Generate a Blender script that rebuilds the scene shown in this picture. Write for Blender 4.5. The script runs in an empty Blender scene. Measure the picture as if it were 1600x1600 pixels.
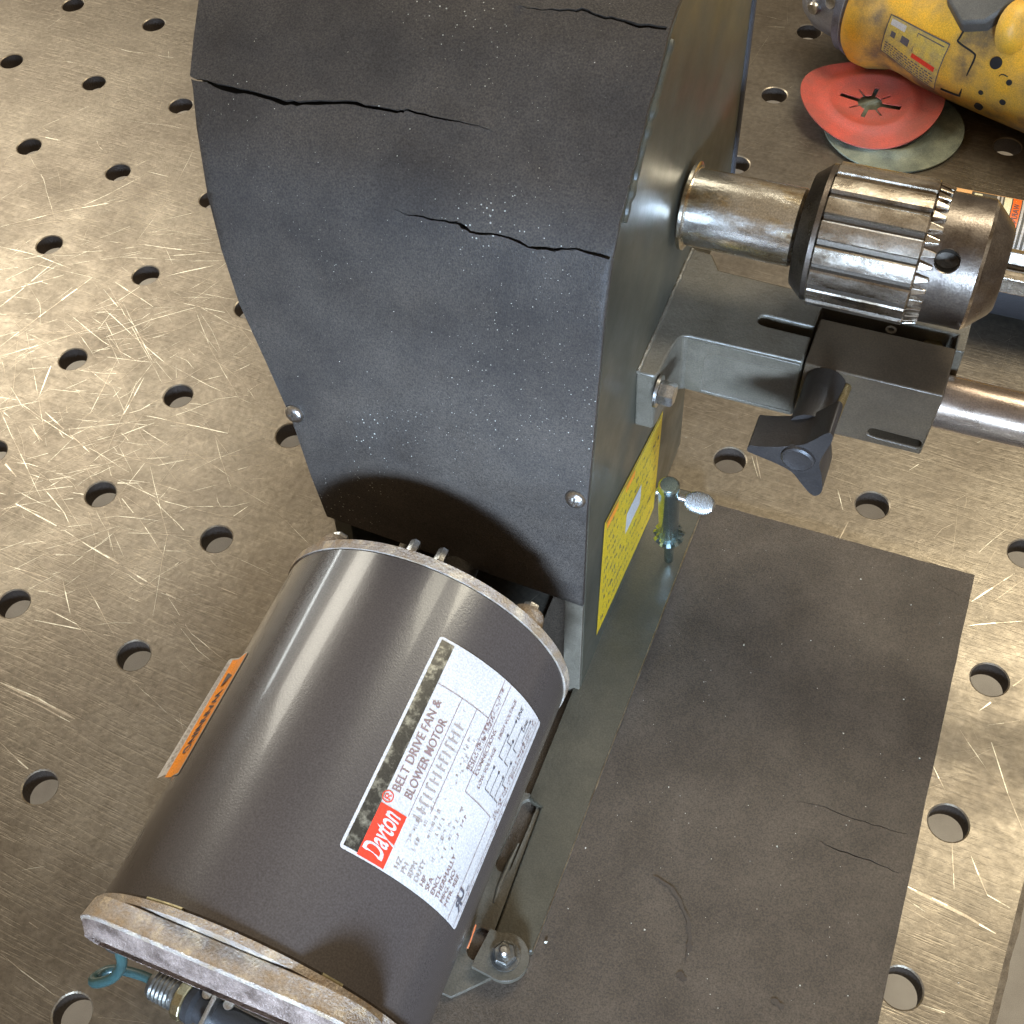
import bpy, bmesh, math, random
from mathutils import Vector, Matrix, noise as mnoise
from mathutils.geometry import delaunay_2d_cdt
R = math.radians; PI = math.pi
rnd = random.Random(7)
sc = bpy.context.scene
COL = sc.collection

# ------------------------------------------------------------------ camera
# camera recovered from the grid of fixture holes (pitch 76.2 mm)
TH = R(3.66)                                   # yaw of the machine on the table
CW = Vector((0.78197, -0.63997, 0.53288))
RX = Vector((0.8969, 0.436, -0.0734)); RY = Vector((0.3167, -0.7494, -0.5814))
RZ = Vector((-0.3085, 0.4982, -0.8103)).normalized()
RX = (RX - RZ * RX.dot(RZ)).normalized(); RY = RZ.cross(RX)
F, CX, CY = 1960.65, 751.6, 804.1
cd = bpy.data.cameras.new('camera'); cam = bpy.data.objects.new('camera', cd); COL.objects.link(cam)
cam.matrix_world = Matrix.Translation(CW) @ Matrix((RX, -RY, -RZ)).transposed().to_4x4()
cd.sensor_width = 36; cd.lens = F / 1600 * 36
cd.shift_x = (800 - CX) / 1600; cd.shift_y = (CY - 800) / 1600
cd.clip_start = 0.01; cd.clip_end = 100
sc.camera = cam
XM = Vector((math.cos(TH), math.sin(TH), 0)); YM = Vector((-math.sin(TH), math.cos(TH), 0)); ZM = Vector((0, 0, 1))
def W(p): return XM * p[0] + YM * p[1] + ZM * p[2]          # machine frame -> world
def toM(v): return Vector((v.dot(XM), v.dot(YM), v.z))
CM = toM(CW)
def ray(px):
    return toM(RX * ((px[0] - CX) / F) + RY * ((px[1] - CY) / F) + RZ)
def bp(px, ax, val):                                        # photo point -> machine frame point on a plane
    d = ray(px); return CM + d * ((val - CM[ax]) / d[ax])

# ------------------------------------------------------------------ light
world = bpy.data.worlds.new("World"); sc.world = world; world.use_nodes = True
wn = world.node_tree.nodes; wl = world.node_tree.links
bg = wn['Background']; bg.inputs[1].default_value = 1.0
tc = wn.new('ShaderNodeTexCoord'); sp = wn.new('ShaderNodeSeparateXYZ'); wl.new(tc.outputs['Generated'], sp.inputs[0])
cr = wn.new('ShaderNodeValToRGB')
mr = wn.new('ShaderNodeMapRange'); mr.inputs[1].default_value = -1; mr.inputs[2].default_value = 1
wl.new(sp.outputs[2], mr.inputs[0]); wl.new(mr.outputs[0], cr.inputs[0])
cr.color_ramp.elements[0].position = 0.30; cr.color_ramp.elements[0].color = (0.055, 0.044, 0.033, 1)
cr.color_ramp.elements[1].position = 0.80; cr.color_ramp.elements[1].color = (0.33, 0.268, 0.190, 1)
e = cr.color_ramp.elements.new(0.52); e.color = (0.25, 0.212, 0.168, 1)
wl.new(cr.outputs[0], bg.inputs[0])
AIM = Vector((0.62, -0.35, 0.08))
def area(name, az, el, dist, sx, sy, power, col, roll=0, aim=None):
    """workshop lamp, window or added fill, az/el in the machine frame"""
    d = Vector((math.cos(R(az)) * math.cos(R(el)), math.sin(R(az)) * math.cos(R(el)), math.sin(R(el))))
    ld = bpy.data.lights.new(name, 'AREA'); ld.shape = 'RECTANGLE'; ld.size = sx; ld.size_y = sy
    ld.energy = power; ld.color = col
    o = bpy.data.objects.new(name, ld); COL.objects.link(o)
    dw = W(d); o.location = W(aim or AIM) + dw * dist
    o.rotation_euler = (dw.to_track_quat('Z', 'Y') @ Matrix.Rotation(R(roll), 3, 'Z').to_quaternion()).to_euler()
    return o
def lamp_at(name, pos, sx, sy, power, col, roll=0, aim=None):
    d = Vector(pos) - (aim or AIM); dist = d.length
    az = math.degrees(math.atan2(d.y, d.x)); el = math.degrees(math.asin(d.z / dist))
    return area(name, az, el, dist, sx, sy, power, col, roll, aim)
lamp_at('window_left', (-0.95, 0.50, 1.28), 0.80, 0.50, 17, (1.0, 0.95, 0.82))
area('window_low', 159, 13, 2.6, 0.50, 0.10, 4.0, (0.95, 1.0, 0.98), roll=28)
lamp_at('lamp_right', (0.985, 0.02, 0.74), 0.18, 0.26, 3.0, (1.0, 0.93, 0.74))
area('ceiling_panel', 74, 60, 2.3, 0.45, 0.60, 11.0, (1.0, 0.94, 0.76))
area('open_door', -72, 17, 3.2, 1.5, 0.55, 19, (0.50, 0.72, 1.0))
dl_ = lamp_at('cover_fill', (1.02, -1.62, 0.46), 0.34, 0.22, 1.9, (0.50, 0.70, 1.0), aim=Vector((0.60, -0.42, 0.075)))  # added cool fill, narrow beam to brighten the lower cover
dl_.data.spread = R(26)
sc.view_settings.view_transform = 'Standard'; sc.view_settings.look = 'None'
sc.view_settings.exposure = 0.05; sc.view_settings.gamma = 1.0
sc.render.engine = 'CYCLES'
sc.render.resolution_x = 1024; sc.render.resolution_y = 1024

# ------------------------------------------------------------------ materials
def mat(name, base, rough=0.5, metal=0.0, var=None, vscale=60, vdet=6, vlo=0.35, vhi=0.65,
        bump=0.0, bscale=900, rvar=0.0, coat=0.0, spec=None, specks=None, stretch=None, var2=None, grain=0.22):
    m = bpy.data.materials.new(name); m.use_nodes = True
    N = m.node_tree.nodes; L = m.node_tree.links; b = N['Principled BSDF']
    b.inputs['Base Color'].default_value = (*base, 1); b.inputs['Roughness'].default_value = rough
    b.inputs['Metallic'].default_value = metal
    if coat: b.inputs['Coat Weight'].default_value = coat; b.inputs['Coat Roughness'].default_value = 0.08
    if spec is not None: b.inputs['Specular IOR Level'].default_value = spec
    tcn = N.new('ShaderNodeTexCoord'); src = tcn.outputs['Object']
    if stretch:
        mp = N.new('ShaderNodeMapping'); mp.inputs['Scale'].default_value = stretch; L.new(src, mp.inputs[0]); vsrc = mp.outputs[0]
    else: vsrc = src
    colout = None
    if var:
        n = N.new('ShaderNodeTexNoise'); n.inputs['Scale'].default_value = vscale; n.inputs['Detail'].default_value = vdet
        n.inputs['Roughness'].default_value = 0.62; L.new(vsrc, n.inputs[0])
        r = N.new('ShaderNodeValToRGB'); r.color_ramp.elements[0].position = vlo; r.color_ramp.elements[1].position = vhi
        r.color_ramp.elements[0].color = (*base, 1); r.color_ramp.elements[1].color = (*var, 1)
        if var2:
            ee = r.color_ramp.elements.new((vlo + vhi) / 2); ee.color = (*var2, 1)
        L.new(n.outputs[0], r.inputs[0]); colout = r.outputs[0]
        if rvar:
            q = N.new('ShaderNodeMapRange'); q.inputs[1].default_value = 0.3; q.inputs[2].default_value = 0.7
            q.inputs[3].default_value = rough - rvar; q.inputs[4].default_value = rough + rvar
            n3 = N.new('ShaderNodeTexNoise'); n3.inputs['Scale'].default_value = vscale * 2.3; n3.inputs['Detail'].default_value = 8
            L.new(vsrc, n3.inputs[0]); L.new(n3.outputs[0], q.inputs[0]); L.new(q.outputs[0], b.inputs['Roughness'])
    if specks:
        sc_, thr, scol = specks
        v = N.new('ShaderNodeTexVoronoi'); v.inputs['Scale'].default_value = sc_; L.new(src, v.inputs[0])
        n4 = N.new('ShaderNodeTexNoise'); n4.inputs['Scale'].default_value = 14; L.new(src, n4.inputs[0])
        ma = N.new('ShaderNodeMath'); ma.operation = 'LESS_THAN'
        mm = N.new('ShaderNodeMath'); mm.operation = 'MULTIPLY'; mm.inputs[1].default_value = thr
        pw = N.new('ShaderNodeMath'); pw.operation = 'POWER'; pw.inputs[1].default_value = 6; L.new(n4.outputs[0], pw.inputs[0])
        L.new(pw.outputs[0], mm.inputs[0]); L.new(v.outputs['Distance'], ma.inputs[0]); L.new(mm.outputs[0], ma.inputs[1])
        mx = N.new('ShaderNodeMix'); mx.data_type = 'RGBA'
        if colout: L.new(colout, mx.inputs[6])
        else: mx.inputs[6].default_value = (*base, 1)
        mx.inputs[7].default_value = (*scol, 1); L.new(ma.outputs[0], mx.inputs[0]); colout = mx.outputs[2]
    if grain:
        g1 = N.new('ShaderNodeTexNoise'); g1.inputs['Scale'].default_value = 1500; g1.inputs['Detail'].default_value = 3; L.new(src, g1.inputs[0])
        g2 = N.new('ShaderNodeValToRGB'); g2.color_ramp.elements[0].position = .3; g2.color_ramp.elements[1].position = .7
        g2.color_ramp.elements[0].color = (1 - grain,) * 3 + (1,); g2.color_ramp.elements[1].color = (1 + grain,) * 3 + (1,); L.new(g1.outputs[0], g2.inputs[0])
        g3 = N.new('ShaderNodeMix'); g3.data_type = 'RGBA'; g3.blend_type = 'MULTIPLY'; g3.inputs[0].default_value = 1.0
        if colout: L.new(colout, g3.inputs[6])
        else: g3.inputs[6].default_value = (*base, 1)
        L.new(g2.outputs[0], g3.inputs[7]); colout = g3.outputs[2]
    if colout: L.new(colout, b.inputs['Base Color'])
    if bump:
        n2 = N.new('ShaderNodeTexNoise'); n2.inputs['Scale'].default_value = bscale; n2.inputs['Detail'].default_value = 4
        L.new(vsrc if stretch else src, n2.inputs[0])
        bn = N.new('ShaderNodeBump'); bn.inputs['Strength'].default_value = bump; bn.inputs['Distance'].default_value = 0.0006
        L.new(n2.outputs[0], bn.inputs['Height']); L.new(bn.outputs[0], b.inputs['Normal'])
    return m
M = {}
M['cover'] = mat('black_cracked_cover', (0.036, 0.028, 0.022), 0.56, 0, spec=.36, var=(0.060, 0.047, 0.036), vscale=34, vdet=11, grain=0.45, bump=0.40, bscale=1900,
                 rvar=0.07, specks=(520, 2.0, (0.42, 0.40, 0.33)))
M['side'] = mat('olive_grey_paint', (0.044, 0.041, 0.029), 0.40, 0, var=(0.078, 0.070, 0.048), vscale=22, vdet=11, bump=0.10, bscale=500, rvar=0.08)
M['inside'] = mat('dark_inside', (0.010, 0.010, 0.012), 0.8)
M['motor'] = mat('motor_charcoal_paint', (0.052, 0.042, 0.038), 0.27, 0.0, var=(0.070, 0.056, 0.049), vscale=9, vdet=2, vlo=0.1, vhi=0.9, bump=0.10, bscale=1500, coat=0.30, spec=0.6)
M['cast'] = mat('weathered_cast_aluminium', (0.32, 0.23, 0.145), 0.46, 0.25, var=(0.54, 0.43, 0.30), vscale=120, bump=0.9, bscale=1100, rvar=0.12, var2=(0.34, 0.28, 0.23))
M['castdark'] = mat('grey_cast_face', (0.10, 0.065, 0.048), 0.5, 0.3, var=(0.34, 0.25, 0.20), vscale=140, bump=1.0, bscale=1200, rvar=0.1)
M['chrome'] = mat('worn_chuck_steel', (0.22, 0.17, 0.12), 0.30, 1.0, var=(0.62, 0.55, 0.46), vscale=70, vdet=9, vlo=0.38, vhi=0.58, bump=0.14, bscale=900, rvar=0.10, stretch=(0.5, 1, 1))
M['chromedark'] = mat('dark_chuck_steel', (0.16, 0.13, 0.11), 0.34, 1.0, var=(0.26, 0.22, 0.18), vscale=70, bump=0.10, bscale=900, rvar=0.08)
M['groove'] = mat('oxidised_groove', (0.14, 0.115, 0.09), 0.5, 0.8)
M['bushing'] = mat('rust_spotted_steel', (0.74, 0.70, 0.63), 0.22, 1.0, var=(0.34, 0.22, 0.12), vscale=95, vdet=10, vlo=0.50, vhi=0.66, var2=(0.66, 0.55, 0.38), bump=0.25, bscale=600, rvar=0.08, stretch=(0.4, 1, 1))
M['pipe'] = mat('brown_oxidised_pipe', (0.42, 0.33, 0.25), 0.30, 0.85, var=(0.24, 0.18, 0.14), vscale=60, bump=0.1, bscale=800, rvar=0.08, stretch=(0.35, 1, 1))
M['casting'] = mat('blue_grey_casting', (0.085, 0.071, 0.050), 0.40, 0.1, var=(0.130, 0.108, 0.078), vscale=60, bump=0.25, bscale=700, rvar=0.08)
M['block'] = mat('dark_machined_block', (0.072, 0.050, 0.030), 0.42, 0.2, var=(0.100, 0.070, 0.042), vscale=40, bump=0.12, bscale=900, rvar=0.06)
M['knob'] = mat('black_plastic', (0.022, 0.018, 0.016), 0.45, 0, var=(0.038, 0.031, 0.027), vscale=60, bump=0.2, bscale=900)
M['zinc'] = mat('zinc_plated_steel', (0.74, 0.72, 0.68), 0.28, 1.0, var=(0.45, 0.42, 0.38), vscale=150, bump=0.2)
M['brassy'] = mat('yellow_zinc_screw', (0.52, 0.46, 0.28), 0.32, 1.0, var=(0.4, 0.34, 0.2), vscale=200)
M['keysteel'] = mat('blued_key_steel', (0.40, 0.52, 0.54), 0.20, 1.0, var=(0.55, 0.70, 0.70), vscale=120)
M['keywhite'] = mat('bright_nickel', (0.78, 0.80, 0.80), 0.28, 1.0)
M['mat'] = mat('black_rubber_sheet', (0.062, 0.045, 0.031), 0.53, 0, var=(0.098, 0.072, 0.050), vscale=30, vdet=10, grain=.35, spec=.34, bump=0.4, bscale=1500, rvar=0.05)
M['stain'] = mat('oil_stain', (0.046, 0.033, 0.026), 0.34)
M['flange'] = mat('olive_flange_paint', (0.054, 0.046, 0.031), 0.38, 0.1, var=(0.080, 0.067, 0.044), vscale=40, bump=0.15, bscale=600, rvar=0.06)
M['edge'] = mat('worn_bright_edge', (0.45, 0.38, 0.28), 0.4, 0.9, var=(0.2, 0.16, 0.12), vscale=150)
M['wire'] = mat('teal_wire', (0.025, 0.058, 0.056), 0.38, 0, var=(0.035, 0.085, 0.080), vscale=100, coat=0.2)
M['cable'] = mat('black_cable', (0.028, 0.026, 0.026), 0.5, bump=0.2)
M['gland'] = mat('grey_gland', (0.10, 0.095, 0.085), 0.35, 0.7, var=(0.18, 0.165, 0.14), vscale=160, bump=0.4, bscale=900)
M['paper'] = mat('white_label', (0.56, 0.52, 0.49), 0.42, 0, var=(0.50, 0.465, 0.435), vscale=40)
M['foil'] = mat('mottled_foil_strip', (0.06, 0.055, 0.045), 0.3, 0.6, var=(0.40, 0.38, 0.30), vscale=230, vlo=0.48, vhi=0.72)
M['red'] = mat('label_red', (0.72, 0.045, 0.02), 0.4)
M['ink'] = mat('label_ink', (0.10, 0.09, 0.10), 0.5)
M['inkbrown'] = mat('label_brown_ink', (0.24, 0.15, 0.14), 0.5)
M['inkpale'] = mat('label_faded_ink', (0.34, 0.28, 0.25), 0.5)
M['orange'] = mat('label_orange', (0.92, 0.30, 0.02), 0.42)
M['orangered'] = mat('label_orange_red', (0.92, 0.16, 0.02), 0.42)
M['peach'] = mat('label_peach', (0.92, 0.50, 0.22), 0.42)
M['cream'] = mat('label_cream', (0.85, 0.80, 0.55), 0.42)
M['yellow'] = mat('label_yellow', (0.66, 0.43, 0.012), 0.45, var=(0.62, 0.42, 0.02), vscale=60)
M['tool'] = mat('grimy_yellow_housing', (0.76, 0.40, 0.03), 0.46, 0, var=(0.17, 0.115, 0.06), vscale=26, vdet=10, vlo=0.40, vhi=0.64, var2=(0.56, 0.32, 0.06), bump=0.35, bscale=450, rvar=0.06)
M['toolgrey'] = mat('cast_gear_head', (0.30, 0.31, 0.36), 0.4, 0.6, var=(0.18, 0.18, 0.20), vscale=80, bump=0.3)
M['toolblack'] = mat('rubber_grip', (0.070, 0.066, 0.058), 0.6, var=(0.11, 0.10, 0.085), vscale=50, bump=0.3)
M['toolpale'] = mat('tool_rating_plate', (0.66, 0.45, 0.07), 0.45, var=(0.42, 0.31, 0.12), vscale=180)
M['discred'] = mat('red_fibre_disc', (0.55, 0.082, 0.050), 0.68, 0, var=(0.33, 0.080, 0.058), vdet=10, vscale=45, bump=0.3, bscale=900)
M['discgreen'] = mat('grey_green_fibre_disc', (0.24, 0.25, 0.175), 0.7, 0, var=(0.09, 0.10, 0.075), vscale=60, bump=0.6, bscale=1300)
M['darktool'] = mat('dark_grey_plastic', (0.040, 0.038, 0.040), 0.5, bump=0.3)
M['copper'] = mat('orange_sliver', (0.75, 0.22, 0.08), 0.4)
M['concrete'] = mat('concrete_floor', (0.62, 0.56, 0.48), 0.75, 0, var=(0.80, 0.74, 0.64), vscale=14, bump=0.3, bscale=200)
M['chip'] = mat('pale_chip', (0.62, 0.58, 0.46), 0.5)

def table_material():
    m = bpy.data.materials.new('oiled_steel_plate'); m.use_nodes = True
    N = m.node_tree.nodes; L = m.node_tree.links; b = N['Principled BSDF']
    tcn = N.new('ShaderNodeTexCoord'); src = tcn.outputs['Object']
    def noise(scale, det, vec=src, rough=0.6):
        n = N.new('ShaderNodeTexNoise'); n.inputs['Scale'].default_value = scale; n.inputs['Detail'].default_value = det
        n.inputs['Roughness'].default_value = rough; L.new(vec, n.inputs[0]); return n.outputs[0]
    def ramp(v, p0, c0, p1, c1):
        r = N.new('ShaderNodeValToRGB'); r.color_ramp.elements[0].position = p0; r.color_ramp.elements[1].position = p1
        r.color_ramp.elements[0].color = (*c0, 1); r.color_ramp.elements[1].color = (*c1, 1); L.new(v, r.inputs[0]); return r.outputs[0]
    def mth(op, a, bb):
        k = N.new('ShaderNodeMath'); k.operation = op
        for i, q in enumerate((a, bb)):
            if isinstance(q, (int, float)): k.inputs[i].default_value = q
            else: L.new(q, k.inputs[i])
        return k.outputs[0]
    base = ramp(noise(11, 8), 0.36, (0.160, 0.132, 0.100), 0.66, (0.240, 0.205, 0.158))
    # families of hairline scratches: strongly stretched noise in several directions
    total = None
    for k, (ang, sx, sy, th) in enumerate([(20, 34, 760, .655), (-35, 42, 820, .66), (74, 30, 700, .665), (128, 38, 760, .665), (5, 55, 1100, .655), (-62, 48, 980, .66), (48, 12, 760, .72), (98, 14, 720, .72), (-20, 13, 840, .73)]):
        mp = N.new('ShaderNodeMapping'); mp.inputs['Rotation'].default_value = (0, 0, R(ang)); mp.inputs['Scale'].default_value = (sx, sy, 1)
        mp.inputs['Location'].default_value = (k * 3.1, k * 7.7, k * 1.3)
        # a little warping so the lines bend
        wv = N.new('ShaderNodeTexNoise'); wv.inputs['Scale'].default_value = 5; L.new(src, wv.inputs[0])
        vm = N.new('ShaderNodeVectorMath'); vm.operation = 'MULTIPLY_ADD'; L.new(wv.outputs['Color'], vm.inputs[0]); vm.inputs[1].default_value = (0.012,) * 3; L.new(src, vm.inputs[2])
        L.new(vm.outputs[0], mp.inputs[0])
        s = noise(1, 1, mp.outputs[0], 0.4)
        r = N.new('ShaderNodeMapRange'); r.inputs[1].default_value = th; r.inputs[2].default_value = th + 0.06; L.new(s, r.inputs[0])
        total = r.outputs[0] if total is None else mth('MAXIMUM', total, r.outputs[0])
    patch = N.new('ShaderNodeMapRange'); patch.inputs[1].default_value = 0.40; patch.inputs[2].default_value = 0.62; L.new(noise(7, 3), patch.inputs[0])
    sw = mth('MULTIPLY', total, patch.outputs[0]); sw = mth('MULTIPLY', sw, 0.20)
    mx = N.new('ShaderNodeMix'); mx.data_type = 'RGBA'; L.new(sw, mx.inputs[0]); L.new(base, mx.inputs[6]); mx.inputs[7].default_value = (0.42, 0.36, 0.27, 1)
    fine = ramp(noise(330, 6, rough=0.7), 0.32, (0.78, 0.78, 0.78), 0.68, (1.18, 1.18, 1.18))
    m2 = N.new('ShaderNodeMix'); m2.data_type = 'RGBA'; m2.blend_type = 'MULTIPLY'; m2.inputs[0].default_value = 1.0
    m3 = N.new('ShaderNodeMix'); m3.data_type = 'RGBA'; m3.blend_type = 'MULTIPLY'; m3.inputs[0].default_value = 1.0
    L.new(mx.outputs[2], m3.inputs[6]); L.new(ramp(noise(150, 10, rough=0.78), 0.30, (0.88, 0.86, 0.82), 0.60, (1.06, 1.05, 1.04)), m3.inputs[7]); L.new(m3.outputs[2], m2.inputs[6]); L.new(fine, m2.inputs[7]); L.new(m2.outputs[2], b.inputs['Base Color'])
    b.inputs['Metallic'].default_value = 0.78
    q = N.new('ShaderNodeMapRange'); q.inputs[1].default_value = 0.3; q.inputs[2].default_value = 0.7; q.inputs[3].default_value = 0.30; q.inputs[4].default_value = 0.47
    L.new(noise(40, 8, rough=0.7), q.inputs[0]); L.new(q.outputs[0], b.inputs['Roughness'])
    bn = N.new('ShaderNodeBump'); bn.inputs['Strength'].default_value = 0.35; bn.inputs['Distance'].default_value = 0.0004
    h = mth('ADD', noise(260, 7, rough=0.7), mth('MULTIPLY', total, -0.22)); L.new(h, bn.inputs['Height']); L.new(bn.outputs[0], b.inputs['Normal'])
    return m
M['table'] = table_material()
M['scratch'] = mat('bright_scratch', (0.74, 0.69, 0.56), 0.38, 0.8, var=(0.42, 0.36, 0.27), vscale=220, vlo=0.45, vhi=0.7)
M['scratchdim'] = mat('dull_scratch', (0.44, 0.37, 0.28), 0.40, 0.7, var=(0.32, 0.26, 0.19), vscale=220)
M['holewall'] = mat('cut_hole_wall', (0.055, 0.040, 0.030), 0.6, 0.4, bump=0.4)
M['rim'] = mat('worn_hole_rim', (0.40, 0.33, 0.24), 0.38, 0.75, var=(0.26, 0.21, 0.15), vscale=200)

# ------------------------------------------------------------------ helpers
class Th:
    """a thing: an Empty at its base in the machine frame; parts are built in machine-frame metres"""
    def __init__(s, name, label, cat, base, group=None):
        o = bpy.data.objects.new(name, None); COL.objects.link(o); o.empty_display_size = 0.02
        s.b = Vector(base); o.location = W(base); o.rotation_euler = (0, 0, TH)
        o['label'] = label; o['category'] = cat
        if group: o['group'] = group
        s.o = o
def finish(name, bm, mats, th=None, parent=None, smooth=40, bevel=0, mesh_only=False):
    me = bpy.data.meshes.new(name)
    bmesh.ops.recalc_face_normals(bm, faces=bm.faces)
    if th is not None: bmesh.ops.translate(bm, verts=bm.verts, vec=-th.b)
    bm.to_mesh(me); bm.free()
    for m in (mats if isinstance(mats, (list, tuple)) else [mats]): me.materials.append(m)
    if smooth:
        me.polygons.foreach_set('use_smooth', [True] * len(me.polygons)); me.set_sharp_from_angle(angle=R(smooth))
    o = bpy.data.objects.new(name, me); COL.objects.link(o)
    if th is not None: o.parent = parent or th.o
    if bevel:
        bv = o.modifiers.new('bevel', 'BEVEL'); bv.width = bevel; bv.segments = 2; bv.limit_method = 'ANGLE'; bv.angle_limit = R(35); bv.harden_normals = False
    return o
def nb(): return bmesh.new()
def box(bm, x0, x1, y0, y1, z0, z1, mi=0):
    vs = [bm.verts.new((x, y, z)) for x in (x0, x1) for y in (y0, y1) for z in (z0, z1)]
    for f in ((0, 1, 3, 2), (4, 6, 7, 5), (0, 4, 5, 1), (2, 3, 7, 6), (0, 2, 6, 4), (1, 5, 7, 3)):
        bm.faces.new([vs[i] for i in f]).material_index = mi
def frame(d):
    d = Vector(d).normalized(); a = Vector((0, 0, 1)) if abs(d.z) < 0.9 else Vector((1, 0, 0))
    u = (a - d * a.dot(d)).normalized(); return d, u, d.cross(u)
def lathe(bm, c, d, prof, n=48, mi=0, shape=None, caps=True, u=None):
    """prof: [(t,r),...] along d from c; shape(phi, i) multiplies r"""
    d, uu, v = frame(d)
    if u is not None: uu = Vector(u); v = d.cross(uu)
    c = Vector(c); rings = []
    for i, (t, r) in enumerate(prof):
        ring = []
        for k in range(n):
            a = 2 * PI * k / n; rr = r * (shape(a, i) if shape else 1)
            ring.append(bm.verts.new(c + d * t + uu * (rr * math.cos(a)) + v * (rr * math.sin(a))))
        rings.append(ring)
    for i in range(len(rings) - 1):
        for k in range(n):
            f = bm.faces.new((rings[i][k], rings[i][(k + 1) % n], rings[i + 1][(k + 1) % n], rings[i + 1][k])); f.material_index = mi[i] if isinstance(mi, list) else mi
    if caps:
        m0 = mi[0] if isinstance(mi, list) else mi
        bm.faces.new(rings[0][::-1]).material_index = m0; bm.faces.new(rings[-1]).material_index = m0
    return rings
def tube(bm, pts, r, n=10, mi=0, taper=None, caps=True):
    pts = [Vector(p) for p in pts]; rings = []; pu = None
    for i, p in enumerate(pts):
        t = (pts[min(i + 1, len(pts) - 1)] - pts[max(i - 1, 0)]).normalized()
        if pu is None: _, pu, _ = frame(t)
        pu = (pu - t * pu.dot(t)).normalized(); v = t.cross(pu)
        rr = r * (taper(i / (len(pts) - 1)) if taper else 1)
        rings.append([bm.verts.new(p + pu * (rr * math.cos(2 * PI * k / n)) + v * (rr * math.sin(2 * PI * k / n))) for k in range(n)])
    for i in range(len(rings) - 1):
        for k in range(n):
            bm.faces.new((rings[i][k], rings[i][(k + 1) % n], rings[i + 1][(k + 1) % n], rings[i + 1][k])).material_index = mi
    if caps: bm.faces.new(rings[0][::-1]).material_index = mi; bm.faces.new(rings[-1]).material_index = mi
def spline(pts, n=8):
    pts = [Vector(p) for p in pts]; out = []
    P = [pts[0]] + pts + [pts[-1]]
    for i in range(1, len(P) - 2):
        for k in range(n):
            t = k / n; a, b, c, d = P[i - 1], P[i], P[i + 1], P[i + 2]
            out.append(0.5 * ((2 * b) + (c - a) * t + (2 * a - 5 * b + 4 * c - d) * t * t + (3 * b - a - 3 * c + d) * t ** 3))
    out.append(pts[-1]); return out
def inside(p, poly):
    r = False; j = len(poly) - 1
    for i in range(len(poly)):
        a, b = poly[i], poly[j]
        if (a[1] > p[1]) != (b[1] > p[1]) and p[0] < (b[0] - a[0]) * (p[1] - a[1]) / (b[1] - a[1]) + a[0]: r = not r
        j = i
    return r
def region(outer, holes=(), pts=()):
    V = []; E = []
    for lp in [outer, *holes]:
        n0 = len(V); V += [Vector(p[:2]) for p in lp]; E += [(n0 + i, n0 + (i + 1) % len(lp)) for i in range(len(lp))]
    V += [Vector(p[:2]) for p in pts]
    v, e, f, *_ = delaunay_2d_cdt(V, E, [], 0, 1e-7)
    keep = []
    for t in f:
        c = sum((v[i] for i in t), Vector((0, 0))) / len(t)
        if inside(c, outer) and not any(inside(c, h) for h in holes): keep.append(t)
    return v, keep
def slab(bm, v, tris, ftop, fbot, mi=0, wall_mi=None):
    used = sorted({i for t in tris for i in t}); a = {}; b = {}
    for i in used: a[i] = bm.verts.new(ftop(v[i])); b[i] = bm.verts.new(fbot(v[i]))
    cnt = {}
    for t in tris:
        bm.faces.new([a[i] for i in t]).material_index = mi; bm.faces.new([b[i] for i in reversed(t)]).material_index = mi
        for k in range(len(t)):
            p, q = t[k], t[(k + 1) % len(t)]; cnt[(p, q)] = 1
    for (p, q) in cnt:
        if (q, p) not in cnt:
            bm.faces.new((a[q], a[p], b[p], b[q])).material_index = mi if wall_mi is None else wall_mi
def stadium(cx, cy, hl, r, ang=0, n=10):
    out = []; ca, sa = math.cos(ang), math.sin(ang)
    for s, a0 in ((1, -PI / 2), (-1, PI / 2)):
        for k in range(n + 1):
            a = a0 + PI * k / n; x = s * hl + r * math.cos(a); y = r * math.sin(a)
            out.append((cx + x * ca - y * sa, cy + x * sa + y * ca))
    return out
def rrect(x0, x1, y0, y1, r, n=5):
    out = []
    for cx, cy, a0 in ((x1 - r, y1 - r, 0), (x0 + r, y1 - r, PI / 2), (x0 + r, y0 + r, PI), (x1 - r, y0 + r, 1.5 * PI)):
        for k in range(n + 1): a = a0 + PI / 2 * k / n; out.append((cx + r * math.cos(a), cy + r * math.sin(a)))
    return out
def hexnut(bm, c, d, af, h, mi=0, dome=True):
    prof = [(0, af / 2 * 0.97), (h * 0.06, af / 2), (h * 0.86, af / 2), (h, af / 2 * 0.86)] if dome else [(0, af / 2), (h, af / 2)]
    lathe(bm, c, d, [(t, r * 1.1547) for t, r in prof], n=6, mi=mi)
_fc = {}
def text_tris(s, size, shear=0.0, bold=0.0, align='LEFT', spacing=1.0):
    cu = bpy.data.curves.new('t', 'FONT'); cu.body = s; cu.size = size; cu.shear = shear; cu.offset = bold * size; cu.align_x = align
    cu.space_character = spacing; cu.resolution_u = 4
    o = bpy.data.objects.new('t', cu); COL.objects.link(o)
    dg = bpy.context.evaluated_depsgraph_get(); me = bpy.data.meshes.new_from_object(o.evaluated_get(dg))
    vs = [v.co.copy() for v in me.vertices]; fs = [tuple(p.vertices) for p in me.polygons]
    bpy.data.objects.remove(o); bpy.data.curves.remove(cu); bpy.data.meshes.remove(me)
    return vs, fs
def put_text(bm, s, size, fmap, x, y, mi, width=None, **kw):
    vs, fs = text_tris(s, size, **kw)
    if not vs: return
    if width:
        w = max(v.x for v in vs) - min(v.x for v in vs); k = width / w
    else: k = 1
    nv = [bm.verts.new(fmap(x + v.x * k, y + v.y)) for v in vs]
    for f in fs:
        try: bm.faces.new([nv[i] for i in f]).material_index = mi
        except ValueError: pass
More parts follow.
